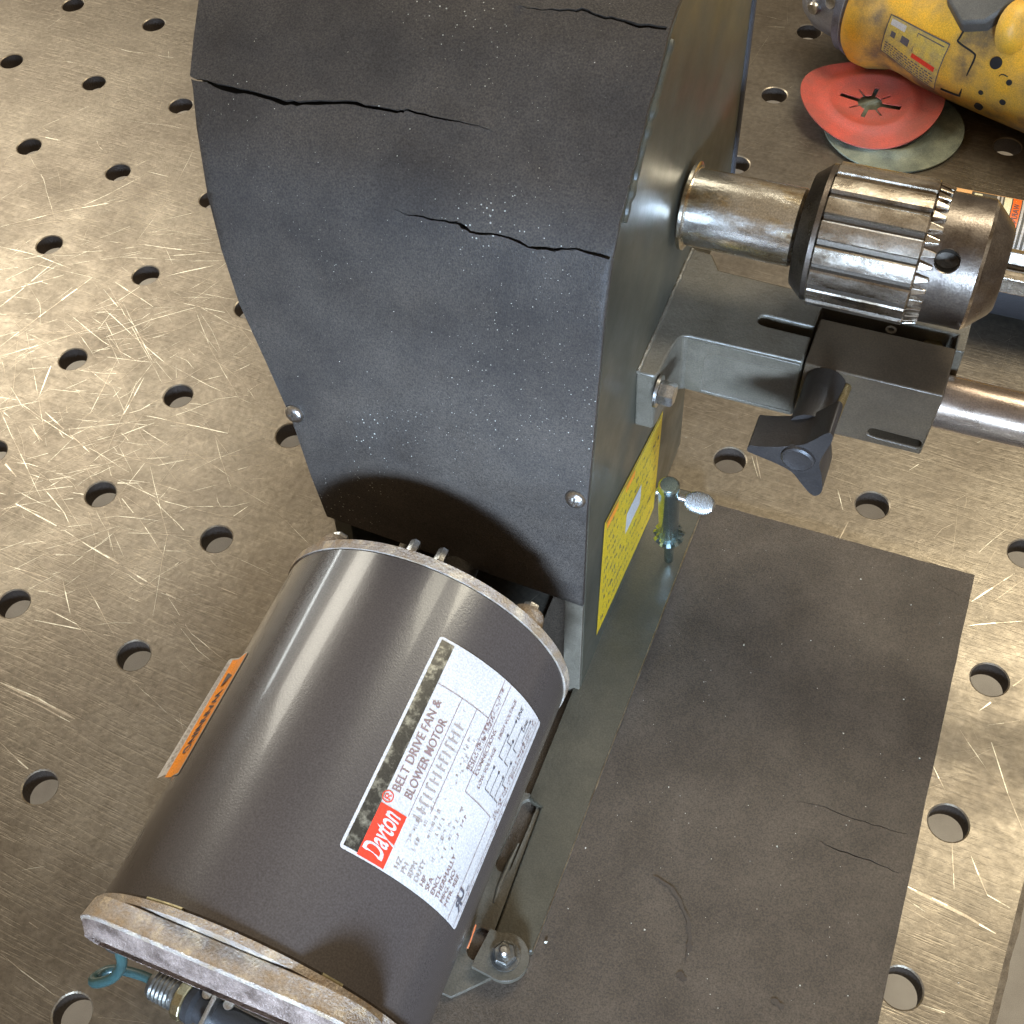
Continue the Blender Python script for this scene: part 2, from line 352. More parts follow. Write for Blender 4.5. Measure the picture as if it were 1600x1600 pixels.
def put_quad(bm, fmap, x0, x1, y0, y1, mi, nx=1, ny=1):
    g = [[bm.verts.new(fmap(x0 + (x1 - x0) * i / nx, y0 + (y1 - y0) * j / ny)) for j in range(ny + 1)] for i in range(nx + 1)]
    for i in range(nx):
        for j in range(ny): bm.faces.new((g[i][j], g[i + 1][j], g[i + 1][j + 1], g[i][j + 1])).material_index = mi
def garble(bm, fmap, x0, x1, y, h, mi, r, dens=0.8):
    """a printed line too small and worn to read: short strokes"""
    x = x0
    while x < x1:
        w = h * r.uniform(0.25, 0.6)
        if r.random() < dens:
            k = r.random()
            if k < .5: put_quad(bm, fmap, x, x + w * .35, y, y + h, mi)
            if k > .3: put_quad(bm, fmap, x, x + w, y + h * r.choice((0, .45, .8)), y + h * r.choice((.15, .55, 1)), mi) if True else None
        x += w + h * r.uniform(0.12, 0.4)

# ------------------------------------------------------------------ setting: floor and fixture table
def setting(name, bm, m, **kw):
    o = finish(name, bm, m, **kw); o['kind'] = 'structure'; return o
bm = nb(); box(bm, -6, 6, -6, 6, -0.90, -0.86); setting('floor', bm, M['concrete'], smooth=0)
PIT = 0.0762; HR = 0.0084; TK = 0.0105
def grid_cell(bm, cx, cy, x0, x1, y0, y1, n=32):
    def outer(a):
        dx, dy = math.cos(a), math.sin(a)
        k = min(((x1 - cx) / dx if dx > 1e-9 else (x0 - cx) / dx if dx < -1e-9 else 1e9), ((y1 - cy) / dy if dy > 1e-9 else (y0 - cy) / dy if dy < -1e-9 else 1e9))
        return cx + dx * k, cy + dy * k
    angs = sorted(set([2 * PI * k / n for k in range(n)] + [math.atan2(y - cy, x - cx) % (2 * PI) for x in (x0, x1) for y in (y0, y1)]))
    O = []; A = []; B = []; C_ = []
    for a in angs:
        ox, oy = outer(a); O.append(bm.verts.new((ox, oy, 0)))
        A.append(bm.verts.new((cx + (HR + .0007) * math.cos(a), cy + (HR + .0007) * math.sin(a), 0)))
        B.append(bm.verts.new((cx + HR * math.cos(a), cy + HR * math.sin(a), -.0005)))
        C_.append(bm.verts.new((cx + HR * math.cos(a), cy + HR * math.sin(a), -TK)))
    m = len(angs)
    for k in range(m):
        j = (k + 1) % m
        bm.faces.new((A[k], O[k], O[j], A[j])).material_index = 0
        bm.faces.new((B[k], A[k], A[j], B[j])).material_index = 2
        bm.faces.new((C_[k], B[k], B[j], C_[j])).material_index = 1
bm = nb()
TX1 = 0.8725
xs = [k * PIT for k in range(-7, 12)]; ys = [-k * PIT for k in range(-14, 10)]
for cx in xs:
    for cy in ys:
        grid_cell(bm, cx, cy, cx - PIT / 2, min(cx + PIT / 2, TX1), cy - PIT / 2, cy + PIT / 2)
bmesh.ops.remove_doubles(bm, verts=bm.verts, dist=1e-6)
X0, X1, Y0, Y1 = xs[0] - PIT / 2, TX1, ys[-1] - PIT / 2, ys[0] + PIT / 2
# worn outer edge: irregular chamfer, then the plate side
def edge_strip(bm):
    n = 260; up = []; mid = []; dn = []
    for k in range(n + 1):
        y = Y0 + (Y1 - Y0) * k / n; j = 0.0009 * mnoise.noise(Vector((y * 90, 0, 0))) + 0.0006 * mnoise.noise(Vector((y * 300, 3, 0)))
        up.append(bm.verts.new((X1, y, 0))); mid.append(bm.verts.new((X1 + 0.0028 + j, y, -0.0010))); dn.append(bm.verts.new((X1 + 0.0024 + j, y, -TK)))
    for k in range(n):
        bm.faces.new((up[k], mid[k], mid[k + 1], up[k + 1])).material_index = 2
        bm.faces.new((mid[k], dn[k], dn[k + 1], mid[k + 1])).material_index = 1
edge_strip(bm)
me = bpy.data.meshes.new('fixture_table_top'); bm.normal_update(); bm.to_mesh(me); bm.free()
for m in (M['table'], M['holewall'], M['rim']): me.materials.append(m)
def wthing(name, label, cat, loc):
    o = bpy.data.objects.new(name, None); COL.objects.link(o); o.location = loc; o['label'] = label; o['category'] = cat; return o
tab = wthing('welding_table', 'brown steel fixture table top with a grid of round holes and bright scratches', 'table', (0.15, 0.2, -0.86))
def wpart(name, me_or_bm, mats=None, parent=tab, kind=None):
    if not isinstance(me_or_bm, bpy.types.Mesh):
        me_ = bpy.data.meshes.new(name); me_or_bm.to_mesh(me_); me_or_bm.free()
        for m in mats: me_.materials.append(m)
    else: me_ = me_or_bm
    me_.transform(Matrix.Translation(-Vector(tab.location)))
    o = bpy.data.objects.new(name, me_); COL.objects.link(o); o.parent = parent
    if kind: o['kind'] = kind
    return o
wpart('table_top', me)
for lx, ly in ((X0 + .05, Y0 + .05), (X1 - .06, Y1 - .06), (X0 + .05, Y1 - .06)):
    bm = nb(); box(bm, lx - .025, lx + .025, ly - .025, ly + .025, -0.86, -TK - .0005); wpart('leg', bm, [M['holewall']])
# scratches: real thin strips of bared metal lying on the plate
def scr(bm, pts, w, z=0.00012, mi=0):
    pts = [Vector(p) for p in pts]
    # resample with a light wander
    out = []
    for i in range(len(pts) - 1):
        n = max(2, int((pts[i + 1] - pts[i]).length / 0.006))
        for k in range(n): out.append(pts[i].lerp(pts[i + 1], k / n))
    out.append(pts[-1]); L = len(out); ph = rnd.uniform(0, 50); prev = None
    for i, p in enumerate(out):
        t = (out[min(i + 1, L - 1)] - out[max(i - 1, 0)]); t.z = 0
        if t.length < 1e-9: continue
        t.normalize(); nrm = Vector((-t.y, t.x, 0))
        p = p + nrm * (0.0006 * mnoise.noise(Vector((i * .35 + ph, ph, 0))))
        s = i / (L - 1); ww = w * (0.25 + 0.75 * min(1, 5 * s, 5 * (1 - s))) * (0.35 + 1.1 * abs(mnoise.noise(Vector((i * .6, ph, 2)))) + .25 * rnd.random())
        a = bm.verts.new((p.x + nrm.x * ww / 2, p.y + nrm.y * ww / 2, z)); b = bm.verts.new((p.x - nrm.x * ww / 2, p.y - nrm.y * ww / 2, z))
        nn = mnoise.noise(Vector((i * .45 + ph * 2, 7, ph)))
        if prev and not (w < .0012 and nn < -.42): bm.faces.new((prev[0], prev[1], b, a)).material_index = 1 if nn < .0 else mi
        prev = (a, b)
PH = [  # scratches read off the plate
 [(0, 385), (60, 400), (137, 430)], [(144, 434), (60, 496), (0, 542)], [(170, 377), (355, 398)], [(0, 355), (100, 330), (200, 312)], [(165, 507), (60, 540), (0, 557)],
 [(184, 559), (141, 646)], [(214, 595), (190, 650), (167, 707)], [(225, 590), (186, 662)], [(214, 647), (356, 677), (360, 655)], [(176, 707), (247, 728), (307, 715)],
 [(22, 771), (150, 756), (251, 753), (277, 719)], [(101, 829), (200, 890), (289, 947)], [(12, 780), (101, 829)], [(0, 715), (26, 745)], [(45, 666), (66, 689)], [(50, 664), (62, 690)],
 [(204, 531), (300, 509)], [(180, 441), (240, 480)], [(260, 432), (333, 415)], [(71, 644), (140, 707)], [(273, 471), (368, 492)], [(339, 917), (371, 929)], [(54, 968), (180, 996)],
 [(150, 65), (200, 80), (295, 94)], [(92, 95), (120, 98)], [(35, 205), (60, 212), (95, 220)], [(0, 458), (100, 430)], [(1512, 978), (1600, 970)], [(1517, 941), (1585, 896)],
 [(1525, 960), (1600, 905)], [(1409, 1380), (1480, 1415), (1556, 1458)], [(1405, 1412), (1467, 1448)], [(1517, 1337), (1543, 1398), (1577, 1419)], [(1441, 1571), (1512, 1595)], [(1488, 1316), (1491, 1390)],
 [(1457, 1196), (1478, 1238)], [(0, 1066), (60, 1090), (118, 1123)], [(0, 1072), (110, 1128)], [(0, 1490), (85, 1556)], [(57, 944), (120, 975), (149, 1007)], [(0, 1160), (60, 1215), (110, 1255)],
 [(1175, 712), (1184, 745)], [(1181, 712), (1189, 748)], [(1308, 765), (1317, 797)], [(1325, 768), (1336, 800)], [(1300, 850), (1312, 835)], [(1308, 848), (1325, 815)], [(1420, 735), (1450, 715)],
 [(1550, 1160), (1575, 1240), (1600, 1300)], [(1500, 1140), (1540, 1200)], [(1530, 1110), (1600, 1060)], [(1410, 1400), (1445, 1425)], [(1195, 42), (1226, 43)], [(0, 880), (80, 905)], [(30, 1430), (60, 1452)],
 [(66, 760), (100, 800), (115, 830)], [(98, 905), (110, 960)], [(255, 400), (340, 395)], [(230, 268), (262, 276)], [(85, 410), (0, 480)], [(85, 560), (60, 620)]]
bm = nb()
for i, pl in enumerate(PH):
    pts = [W(bp(p, 2, 0)) for p in pl]; scr(bm, pts, rnd.uniform(0.00045, 0.00085), mi=0)
for p0, p1 in [((0, 1066), (118, 1123)), ((0, 715), (26, 745)), ((1409, 1380), (1556, 1458)), ((45, 666), (66, 689))]:
    scr(bm, [W(bp(p0, 2, 0)), W(bp(p1, 2, 0))], 0.0015, z=.0001, mi=1)
for k in range(1500):
    cx, cy = rnd.uniform(-.05, .87), rnd.uniform(-.7, .6)
    dens = mnoise.noise(Vector((cx * 6, cy * 6, 4.2)))
    if dens < -0.15: continue
    ln = rnd.choice((.008, .012, .02, .035, .06)) * rnd.uniform(.6, 1.4); a = rnd.gauss(0.5, .9) if rnd.random() < .7 else rnd.uniform(0, PI)
    d = Vector((math.cos(a), math.sin(a), 0)); p = Vector((cx, cy, 0)); mid = p + Vector((-d.y, d.x, 0)) * rnd.gauss(0, ln * .04)
    scr(bm, [p - d * ln / 2, mid, p + d * ln / 2], rnd.uniform(0.0001, 0.00028), z=.00008 + k * 1e-8, mi=rnd.choice((0, 1, 1, 1)))
for k in range(420):                      # denser wear where the work is dragged about, left of the machine
    q = W(bp((rnd.gauss(150, 130), rnd.gauss(620, 170)), 2, 0)); ln = rnd.choice((.012, .02, .03, .05, .08)) * rnd.uniform(.6, 1.3); a = rnd.choice((R(18), R(-28), R(40), R(70))) + rnd.gauss(0, .22)
    d = Vector((math.cos(a), math.sin(a), 0)); mid = q + Vector((-d.y, d.x, 0)) * rnd.gauss(0, ln * .05)
    scr(bm, [q - d * ln / 2, mid, q + d * ln / 2], rnd.uniform(0.00012, 0.0004), z=.00009 + k * 1e-8, mi=rnd.choice((0, 0, 1)))
def in_hole(p):
    fx = round(p.x / PIT) * PIT; fy = round(p.y / PIT) * PIT
    return (p.x - fx) ** 2 + (p.y - fy) ** 2 < (HR + .0034) ** 2
dl = [f for f in bm.faces if in_hole(f.calc_center_median()) or f.calc_center_median().x > X1 - .001]
bmesh.ops.delete(bm, geom=dl, context='FACES')
wpart('scratch', bm, [M['scratch'], M['scratchdim']], kind='stuff')
# crusts of loose swarf on table
# ------------------------------------------------------------------ rubber sheet
TL = bp((1110, 790), 2, 0.003); 
sx1, sy1 = 0.8005, -0.3045
mt = Th('rubber_sheet', 'thin black rubber sheet with fine cracks lying on the steel table, right of the motor', 'mat', (0.70, -0.45, 0))
def crack_poly(pts, wid):
    """sliver polygon round a polyline with widths"""
    L = []; Rr = []
    for i, p in enumerate(pts):
        t = (Vector(pts[min(i + 1, len(pts) - 1)]) - Vector(pts[max(i - 1, 0)])).normalized(); n = Vector((-t.y, t.x)); w = wid[i] / 2
        L.append(Vector(p) + n * w); Rr.append(Vector(p) - n * w)
    return L + Rr[::-1]
def jag(pts, wid, n=4, amp=.0004):
    o = []; w = []
    for i in range(len(pts) - 1):
        for k in range(n):
            s = k / n; p = Vector(pts[i]).lerp(Vector(pts[i + 1]), s)
            q = p + Vector((rnd.gauss(0, amp * .4), rnd.gauss(0, amp)))
            o.append(q); w.append((wid[i] * (1 - s) + wid[i + 1] * s) * rnd.uniform(.75, 1.25))
    o.append(Vector(pts[-1])); w.append(wid[-1]); return o, w
def px2(pl): return [Vector(bp(p, 2, .003)[:2]) for p in pl]
holes = []
for pl, w in [([(1240, 1250), (1290, 1262), (1350, 1285), (1418, 1303)], .00035), ([(1275, 1312), (1300, 1325), (1360, 1345), (1405, 1364)], .00045), ([(1170, 1042), (1208, 1052)], .0005), ([(1455, 905), (1500, 932)], .0003)]:
    p, ww = jag(px2(pl), [w * .4] + [w] * (len(pl) - 2) + [w * .5], 5, .0003); holes.append(crack_poly(p, ww))
out = []
def edge_pts(a, b, n, amp=.00011):
    return [Vector(a).lerp(Vector(b), k / n) + Vector((rnd.gauss(0, amp), rnd.gauss(0, amp))) for k in range(n)]
c = [(0.612, -0.80), (sx1 + .002, -0.80), (sx1, sy1), (0.612, sy1)]
for i in range(4): out += edge_pts(c[i], c[(i + 1) % 4], 40)
pts = [Vector((rnd.uniform(.615, sx1 - .003), rnd.uniform(-.79, sy1 - .003))) for _ in range(900)]
v, t = region(out, holes, pts)
bm = nb(); slab(bm, v, t, lambda p: (p.x, p.y, .003 + .00025 * mnoise.noise(Vector((p.x * 40, p.y * 40, 0)))), lambda p: (p.x, p.y, .0002))
finish('sheet', bm, M['mat'], mt)
bm = nb()
for pl, w in [([(1020, 1370), (1050, 1390), (1072, 1430), (1078, 1475), (1070, 1500)], .0024), ([(1058, 1520), (1072, 1533)], .004), ([(1205, 1562), (1225, 1575)], .0035)]:
    p = [(*q, 0.00335) for q in px2(pl)]; p = spline(p, 5); scr(bm, p, w, z=.00338)
for f in bm.faces: f.material_index = 0
finish('oil_stain', bm, M['stain'], mt, smooth=0)['kind'] = 'stuff'

# ------------------------------------------------------------------ the machine
mc = Th('bench_drive_machine', 'bench machine with cracked black belt housing, charcoal motor and steel drill chuck', 'machine', (0.60, -0.40, 0.0))
PROF = [(-.4326, .0), (-.4248, .0787), (-.4192, .134), (-.4138, .160), (-.406, .195), (-.4005, .222), (-.3945, .240), (-.386, .2525), (-.3714, .2655), (-.3615, .2738), (-.3486, .2843), (-.340, .290), (-.3288, .2955), (-.310, .303), (-.285, .309), (-.255, .3125), (-.215, .3145)]
PS = spline([(a, b, 0) for a, b in PROF], 6)
cum = [0]
for i in range(1, len(PS)): cum.append(cum[-1] + (PS[i] - PS[i - 1]).length)
def prof_at(s):
    s = max(0, min(cum[-1] - 1e-7, s)); i = max(k for k in range(len(cum)) if cum[k] <= s)
    i = min(i, len(PS) - 2); t = (s - cum[i]) / (cum[i + 1] - cum[i]); p = PS[i].lerp(PS[i + 1], t)
    d = (PS[i + 1] - PS[i]).normalized(); return p.x, p.y, d       # y, z, tangent
def on_cover(px):
    d = ray(px); best = None
    for i in range(len(PS) - 1):
        a, b = PS[i], PS[i + 1]; ny, nz = (b.y - a.y), -(b.x - a.x)
        den = d.y * ny + d.z * nz
        if abs(den) < 1e-12: continue
        t = ((a.x - CM.y) * ny + (a.y - CM.z) * nz) / den
        if t <= 0: continue
        p = CM + d * t; u = ((p.y - a.x) * (b.x - a.x) + (p.z - a.y) * (b.y - a.y)) / ((b - a).length ** 2)
        if -0.001 <= u <= 1.001 and (best is None or t < best[0]): best = (t, Vector((p.x, cum[i] + u * (b - a).length)))
    return best[1]
XRF = 0.6425
left_px = [(515, 800), (490, 735), (460, 650), (420, 560), (380, 470), (352, 385), (330, 300), (313, 200), (307, 140), (303, 120), (308, 60), (316, 0)]
Lc = [on_cover(p) for p in left_px]
right_px = [(905, 938), (912, 870), (917, 812), (921, 800), (914, 786), (919, 764), (925, 740), (936, 600), (944, 500), (955, 402)]
Rc = [Vector((XRF + .0005, on_cover(p).y)) for p in right_px]
slope = (Lc[-1] - Lc[-3]) / (Lc[-1].y - Lc[-3].y)
top_s = cum[-1] - .002
Ltop = [Lc[-1] + Vector((-.006, .03)), Vector((Lc[-1].x - .006, Lc[-1].y + .06)), Vector((Lc[-1].x, top_s))]
bottomL = on_cover((533, 807))
outer = [Vector((XRF + .0005, Rc[0].y))] + Rc[1:]
k0 = Rc[-1].y
while k0 < top_s - .006:
    k0 += .006; outer.append(Vector((XRF + .0005 + rnd.gauss(0, .00022), k0)))
outer.append(Vector((XRF + .0005, top_s)))
outer += Ltop[::-1] + Lc[::-1] + [Vector((bottomL.x, Lc[0].y - .0005)), Vector((bottomL.x + .0002, bottomL.y))]
crk = [
 ([(300, 121), (330, 132), (365, 143), (400, 148), (450, 164), (480, 163), (545, 162), (590, 170), (625, 177), (640, 175), (680, 186), (740, 198), (772, 206)], [3, 5, 9, 8, 9, 7, 6, 5, 4, 4, 2.5, 1.5, .4]),
 ([(618, 324), (650, 334), (690, 342), (718, 346), (728, 352), (738, 358), (790, 367), (830, 382), (870, 386), (905, 388), (956, 401)], [.4, 2, 3, 4, 7, 3.5, 3, 4, 4, 4, 5]),
 ([(815, 16), (850, 22), (890, 24), (910, 24), (940, 34), (965, 38), (1000, 47), (1043, 51)], [.4, 2, 3, 4, 4, 4, 5, 5]),
 ([(668, 1000), (669, 1001)], [1, 1])]
holes = []
for pl, w in crk[:3]:
    q = [on_cover(p) for p in pl]; q, ww = jag(q, [x / 4600 for x in w], 3, .00025); holes.append(crack_poly(q, ww))
pts = []
for i in range(70):
    for j in range(90): pts.append(Vector((.46 + .185 * (i + .5 * (j % 2)) / 69, top_s * j / 89)))
mx = .0016
def far(p):
    return inside(p, outer)
pts = [p for p in pts if far(p)]
v, t = region(outer, holes, pts)
CT = .0026
crmid = [[on_cover(p) for p in pl] for pl, w in crk[:3]]
def cov(p, off):
    y, z, d = prof_at(p.y); n = Vector((-d.y, d.x)) # outward (-y side)
    if n.x > 0 and False: n = -n
    lift = 0.0
    for ql in crmid:                                  # the sheet curls up a little at the cracks
        for a, b in zip(ql[:-1], ql[1:]):
            ab = b - a; tt = max(0, min(1, (p - a).dot(ab) / ab.length_squared)); dd = (p - (a + ab * tt)).length
            if dd < .010: lift = max(lift, .00028 * (1 - dd / .010) ** 2 * (1 if (p - a).cross(ab) < 0 else .25) if hasattr(Vector((0,0)), 'cross') else 0)
    wob = .0005 * mnoise.noise(Vector((p.x * 22, p.y * 22, 1)))
    o = off + lift + wob
    return Vector((p.x, y + n.x * o, z + n.y * o))
bm = nb(); slab(bm, v, t, lambda p: cov(p, CT), lambda p: cov(p, 0.0004))
cover = finish('front_cover', bm, M['cover'], mc, smooth=50)
# housing shell: right side, left side, back, with a real opening for the motor shaft below the cover
HB = -.2125
def side_poly(x, inset=0):
    P = []
    for i in range(0, len(PS), 2): d_ = (PS[min(i + 1, len(PS) - 1)] - PS[max(0, i - 1)]).normalized(); P.append((PS[i].x + d_.y * .0016, PS[i].y - d_.x * .0016))
    return P + [(HB + .0065, .3145), (HB - .006, .118), (-.272, .112), (-.272, .0035)]
sp_ = side_poly(0); sp_[0] = (sp_[0][0], .0035)
def side_slab(name, x0, x1):
    v, t = region([Vector(p) for p in sp_], (), [Vector((rnd.uniform(-.42, -.22), rnd.uniform(.02, .30))) for _ in range(260)])
    bm = nb(); slab(bm, v, t, lambda p: (x1, p.x, p.y), lambda p: (x0, p.x, p.y)); return finish(name, bm, M['side'], mc, smooth=25, bevel=.0016)
side = side_slab('right_side_panel', XRF - .003, XRF)
# left side follows the flare of the housing
def left_x(z):
    tb = [(0, .5245), (.09, .5275), (.15, .510), (.21, .492), (.24, .489), (.27, .472), (.32, .462)]
    tb = sorted([(prof_at(q.y)[1], q.x) for q in Lc]); tb = [(0, tb[0][1])] + tb
    for a, b in zip(tb[:-1], tb[1:]):
        if a[0] <= z <= b[0]: return a[1] + (b[1] - a[1]) * (z - a[0]) / max(1e-6, b[0] - a[0])
    return tb[-1][1]
v, t = region([Vector(p) for p in sp_], (), [Vector((rnd.uniform(-.42, -.22), rnd.uniform(.02, .30))) for _ in range(260)])
bm = nb(); slab(bm, v, t, lambda p: (left_x(p.y) + .0015, p.x, p.y), lambda p: (left_x(p.y) + .004, p.x, p.y)); finish('left_side_panel', bm, M['side'], mc, smooth=25)
bm = nb()   # back and the face behind the cover (dark, seen only through the cracks)
N_ = 20; zz = [.12 + (.314 - .12) * k / N_ for k in range(N_ + 1)]
for k in range(N_):
    a, b = zz[k], zz[k + 1]
    ya = HB - .006 + .0125 * (a - .12) / .194; yb = HB - .006 + .0125 * (b - .12) / .194
    q = [bm.verts.new(p) for p in ((left_x(a) + .003, ya, a), (XRF - .003, ya, a), (XRF - .003, yb, b), (left_x(b) + .003, yb, b))]; bm.faces.new(q)
finish('back_panel', bm, M['side'], mc, smooth=0)
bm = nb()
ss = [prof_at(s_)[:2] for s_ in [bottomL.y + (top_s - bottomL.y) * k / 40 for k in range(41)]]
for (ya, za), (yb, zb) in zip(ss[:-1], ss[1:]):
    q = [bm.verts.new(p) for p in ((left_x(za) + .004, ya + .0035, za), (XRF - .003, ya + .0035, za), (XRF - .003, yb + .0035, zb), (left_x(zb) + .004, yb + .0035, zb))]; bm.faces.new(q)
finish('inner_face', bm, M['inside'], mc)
bm = nb()
box(bm, left_x(0) + .004, XRF - .003, -.35, -.345, .004, .10)
finish('inner_bulkhead', bm, M['inside'], mc, smooth=0)
# front frame strips either side of the motor opening
def fstrip(name, x0, x1, z0, z1, m):
    bm = nb(); n = 6
    rings = []
    for k in range(n + 1):
        z = z0 + (z1 - z0) * k / n; y = [q for q in PROF][0][0] + (z / .0787) * .0078
        rings.append([bm.verts.new(p) for p in ((x0, y, z), (x1, y, z), (x1, y + .003, z), (x0, y + .003, z))])
    for k in range(n):
        for j in range(4): bm.faces.new((rings[k][j], rings[k][(j + 1) % 4], rings[k + 1][(j + 1) % 4], rings[k + 1][j]))
    bm.faces.new(rings[0][::-1]); bm.faces.new(rings[-1]); return finish(name, bm, m, mc, smooth=0, bevel=.0005)
fstrip('front_frame', XRF - .0085, XRF - .0002, .004, .0775, M['casting'])
fstrip('front_frame', left_x(0) + .0015, left_x(0) + .010, .004, .090, M['side'])
# weld bead where the work table meets the side, and dents of filler near the cover edge
bm = nb(); p = []
for k in range(60):
    y = -.285 - .075 * k / 59; p.append((XRF + .0004 + .0003 * rnd.random(), y, .1526 + .0003 * rnd.random()))
tube(bm, p, .0011, 8, taper=lambda s: .9 + .25 * mnoise.noise(Vector((s * 14, 0, 0)))); finish('weld_bead', bm, M['casting'], mc)
bm = nb(); p = []
for k in range(46):
    s = k0 = Rc[-1].y + .012 + .060 * k / 45; y, z, d = prof_at(s); p.append((XRF + .0002, y + .0032 + .0012 * mnoise.noise(Vector((k * .35, 0, 0))), z - .003))
tube(bm, p, .0020, 8, taper=lambda s: .35 + .75 * abs(mnoise.noise(Vector((s * 9, 4, 0)))) + .25); finish('filler_bead', bm, M['side'], mc)
bm = nb(); tube(bm, [(XRF - .0012, HB - .0052 + .0115 * k / 30, .122 + .190 * k / 30) for k in range(31)], .0028, 10); finish('back_corner_shade', bm, M['darktool'], mc, side)  # rounded back corner; its shade is put in as a dark tube
# cover screws
def pan_screw(c, n, r, parent, name='screw', m=None):
    bm = nb(); lathe(bm, c, n, [(0, r), (.0006, r), (.0016, r * .82), (.0021, r * .45)], 24)
    d, u, w = frame(n); q = Vector(c) + d * .00215
    for a in (0, 1):
        uu, ww = (u, w) if a == 0 else (w, u)
        vs = [bm.verts.new(q + uu * sx * r * .5 + ww * sy * r * .10) for sx, sy in ((-1, -1), (1, -1), (1, 1), (-1, 1))]; bm.faces.new(vs).material_index = 1
    return finish(name, bm, [m or M['zinc'], M['groove']], mc, parent)
for px, r in (((465, 641), .0042), ((903, 773), .0042)):
    q = on_cover(px); y, z, d = prof_at(q.y); n = Vector((0, -d.y, d.x)); c = cov(q, CT)
    bm_ = None; pan_screw(c, n, r, cover)

# ---- side label (yellow) : plane x = XRF
lab_c = [bp(p, 0, XRF + .0004) for p in ((945, 818), (1036, 642), (1021, 796), (932, 993))]   # TL, TR, BR, BL seen from the right
def fyl(u, v):
    a = lab_c[0].lerp(lab_c[1], u); b = lab_c[3].lerp(lab_c[2], u); p = b.lerp(a, v); return Vector((XRF + .0004 + fyl.k, p.y, p.z))
fyl.k = 0
bm = nb(); put_quad(bm, fyl, 0, 1, 0, 1, 0, 6, 6); fyl.k = .00012
r_ = random.Random(3)
put_quad(bm, fyl, .02, .98, .975, .985, 1)
for row in range(10):
    y = .87 - row * .088; fyl.k = .00012
    if 3 <= row <= 5: garble(bm, fyl, .05, .36, y, .036, 1, r_); garble(bm, fyl, .70, .95, y, .036, 1, r_)
    else: garble(bm, fyl, .05, .95 if row % 4 else .7, y, .036, 1, r_)
fyl.k = .0002; put_quad(bm, fyl, .40, .66, .47, .66, 2); put_quad(bm, fyl, .04, .22, .91, .965, 3); put_quad(bm, fyl, .35, .5, .90, .955, 3)
finish('warning_label', bm, [M['yellow'], M['ink'], M['paper'], M['orange']], mc, side, smooth=0)

# ---- motor
MX, MZ, MR = .586, .0765, .0628; MY0, MY1 = -.615, -.465
bm = nb(); lathe(bm, (MX, MY0 + .001, MZ), (0, 1, 0), [(0, MR - .0008), (.0008, MR), (.1472, MR), (.148, MR - .0008)], 128); motor = finish('motor_shell', bm, M['motor'], mc, smooth=20)
# rear bell: rim, shoulder, nose, lugs with through bolts
bm = nb(); lathe(bm, (MX, MY1 - .0015, MZ), (0, 1, 0), [(0, MR - .002), (.0002, MR + .0006), (.0042, MR + .0008), (.0048, MR - .001), (.007, MR - .006), (.0095, MR - .016), (.012, .030), (.016, .022), (.019, .012)], 96)
for a in (36, 132, 216, 318):
    cx, cz = MX + (MR - .007) * math.cos(R(a)), MZ + (MR - .007) * math.sin(R(a))
    lathe(bm, (cx, MY1 + .001, cz), (0, 1, 0), [(0, .0078), (.006, .0068), (.008, .0060), (.009, .0045)], 24)
rb = finish('rear_bell', bm, M['cast'], mc, motor, smooth=35)
for a in (36, 132):
    cx, cz = MX + (MR - .007) * math.cos(R(a)), MZ + (MR - .007) * math.sin(R(a))
    bm = nb(); hexnut(bm, (cx, MY1 + .0098, cz), (0, 1, 0), .006, .0028); finish('through_bolt', bm, M['zinc'], mc, motor)
for dx in (-.004, .008):
    bm = nb(); hexnut(bm, (MX + dx, MY1 + .009, MZ + .050), (0, 1, 0), .004, .006); finish('through_bolt', bm, M['zinc'], mc, motor)
bm = nb(); lathe(bm, (MX, MY1 + .015, MZ), (0, 1, 0), [(0, .008), (.09, .008)], 24); finish('motor_shaft', bm, M['zinc'], mc, motor)
# front bell: rim, then a flat-topped cap with a sharp ledge and a sloping rough face
bm = nb(); lathe(bm, (MX, MY0 + .001, MZ), (0, -1, 0), [(0, MR - .001), (.0003, MR + .0014), (.0030, MR + .0016), (.0034, MR - .0016), (.0036, MR - .0200), (.0020, MR - .0210)], 128)
fb = finish('front_bell', bm, M['cast'], mc, motor, smooth=35)
def sect(y, w, zt, zb, r, n=10):
    return [(MX + px_, y, pz_) for px_, pz_ in rrect(-w + .0065, w, zb, zt, r, n)]
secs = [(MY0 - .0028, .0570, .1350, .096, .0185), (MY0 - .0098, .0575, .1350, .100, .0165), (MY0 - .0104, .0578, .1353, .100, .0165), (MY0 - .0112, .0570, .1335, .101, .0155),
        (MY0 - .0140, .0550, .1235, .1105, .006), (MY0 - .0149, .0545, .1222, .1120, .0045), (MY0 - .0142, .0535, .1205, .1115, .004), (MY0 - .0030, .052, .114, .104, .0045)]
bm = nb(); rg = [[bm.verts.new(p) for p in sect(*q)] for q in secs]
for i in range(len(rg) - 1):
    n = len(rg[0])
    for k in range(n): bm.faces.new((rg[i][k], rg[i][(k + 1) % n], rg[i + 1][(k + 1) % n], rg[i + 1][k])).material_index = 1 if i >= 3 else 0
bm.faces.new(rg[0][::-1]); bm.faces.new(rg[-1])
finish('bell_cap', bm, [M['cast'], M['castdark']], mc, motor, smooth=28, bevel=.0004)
q = bp((152, 1464), 2, .088); bm = nb(); hexnut(bm, (q.x, q.y + .004, q.z), (0, -1, 0), .0065, .005); finish('through_bolt', bm, M['gland'], mc, motor)
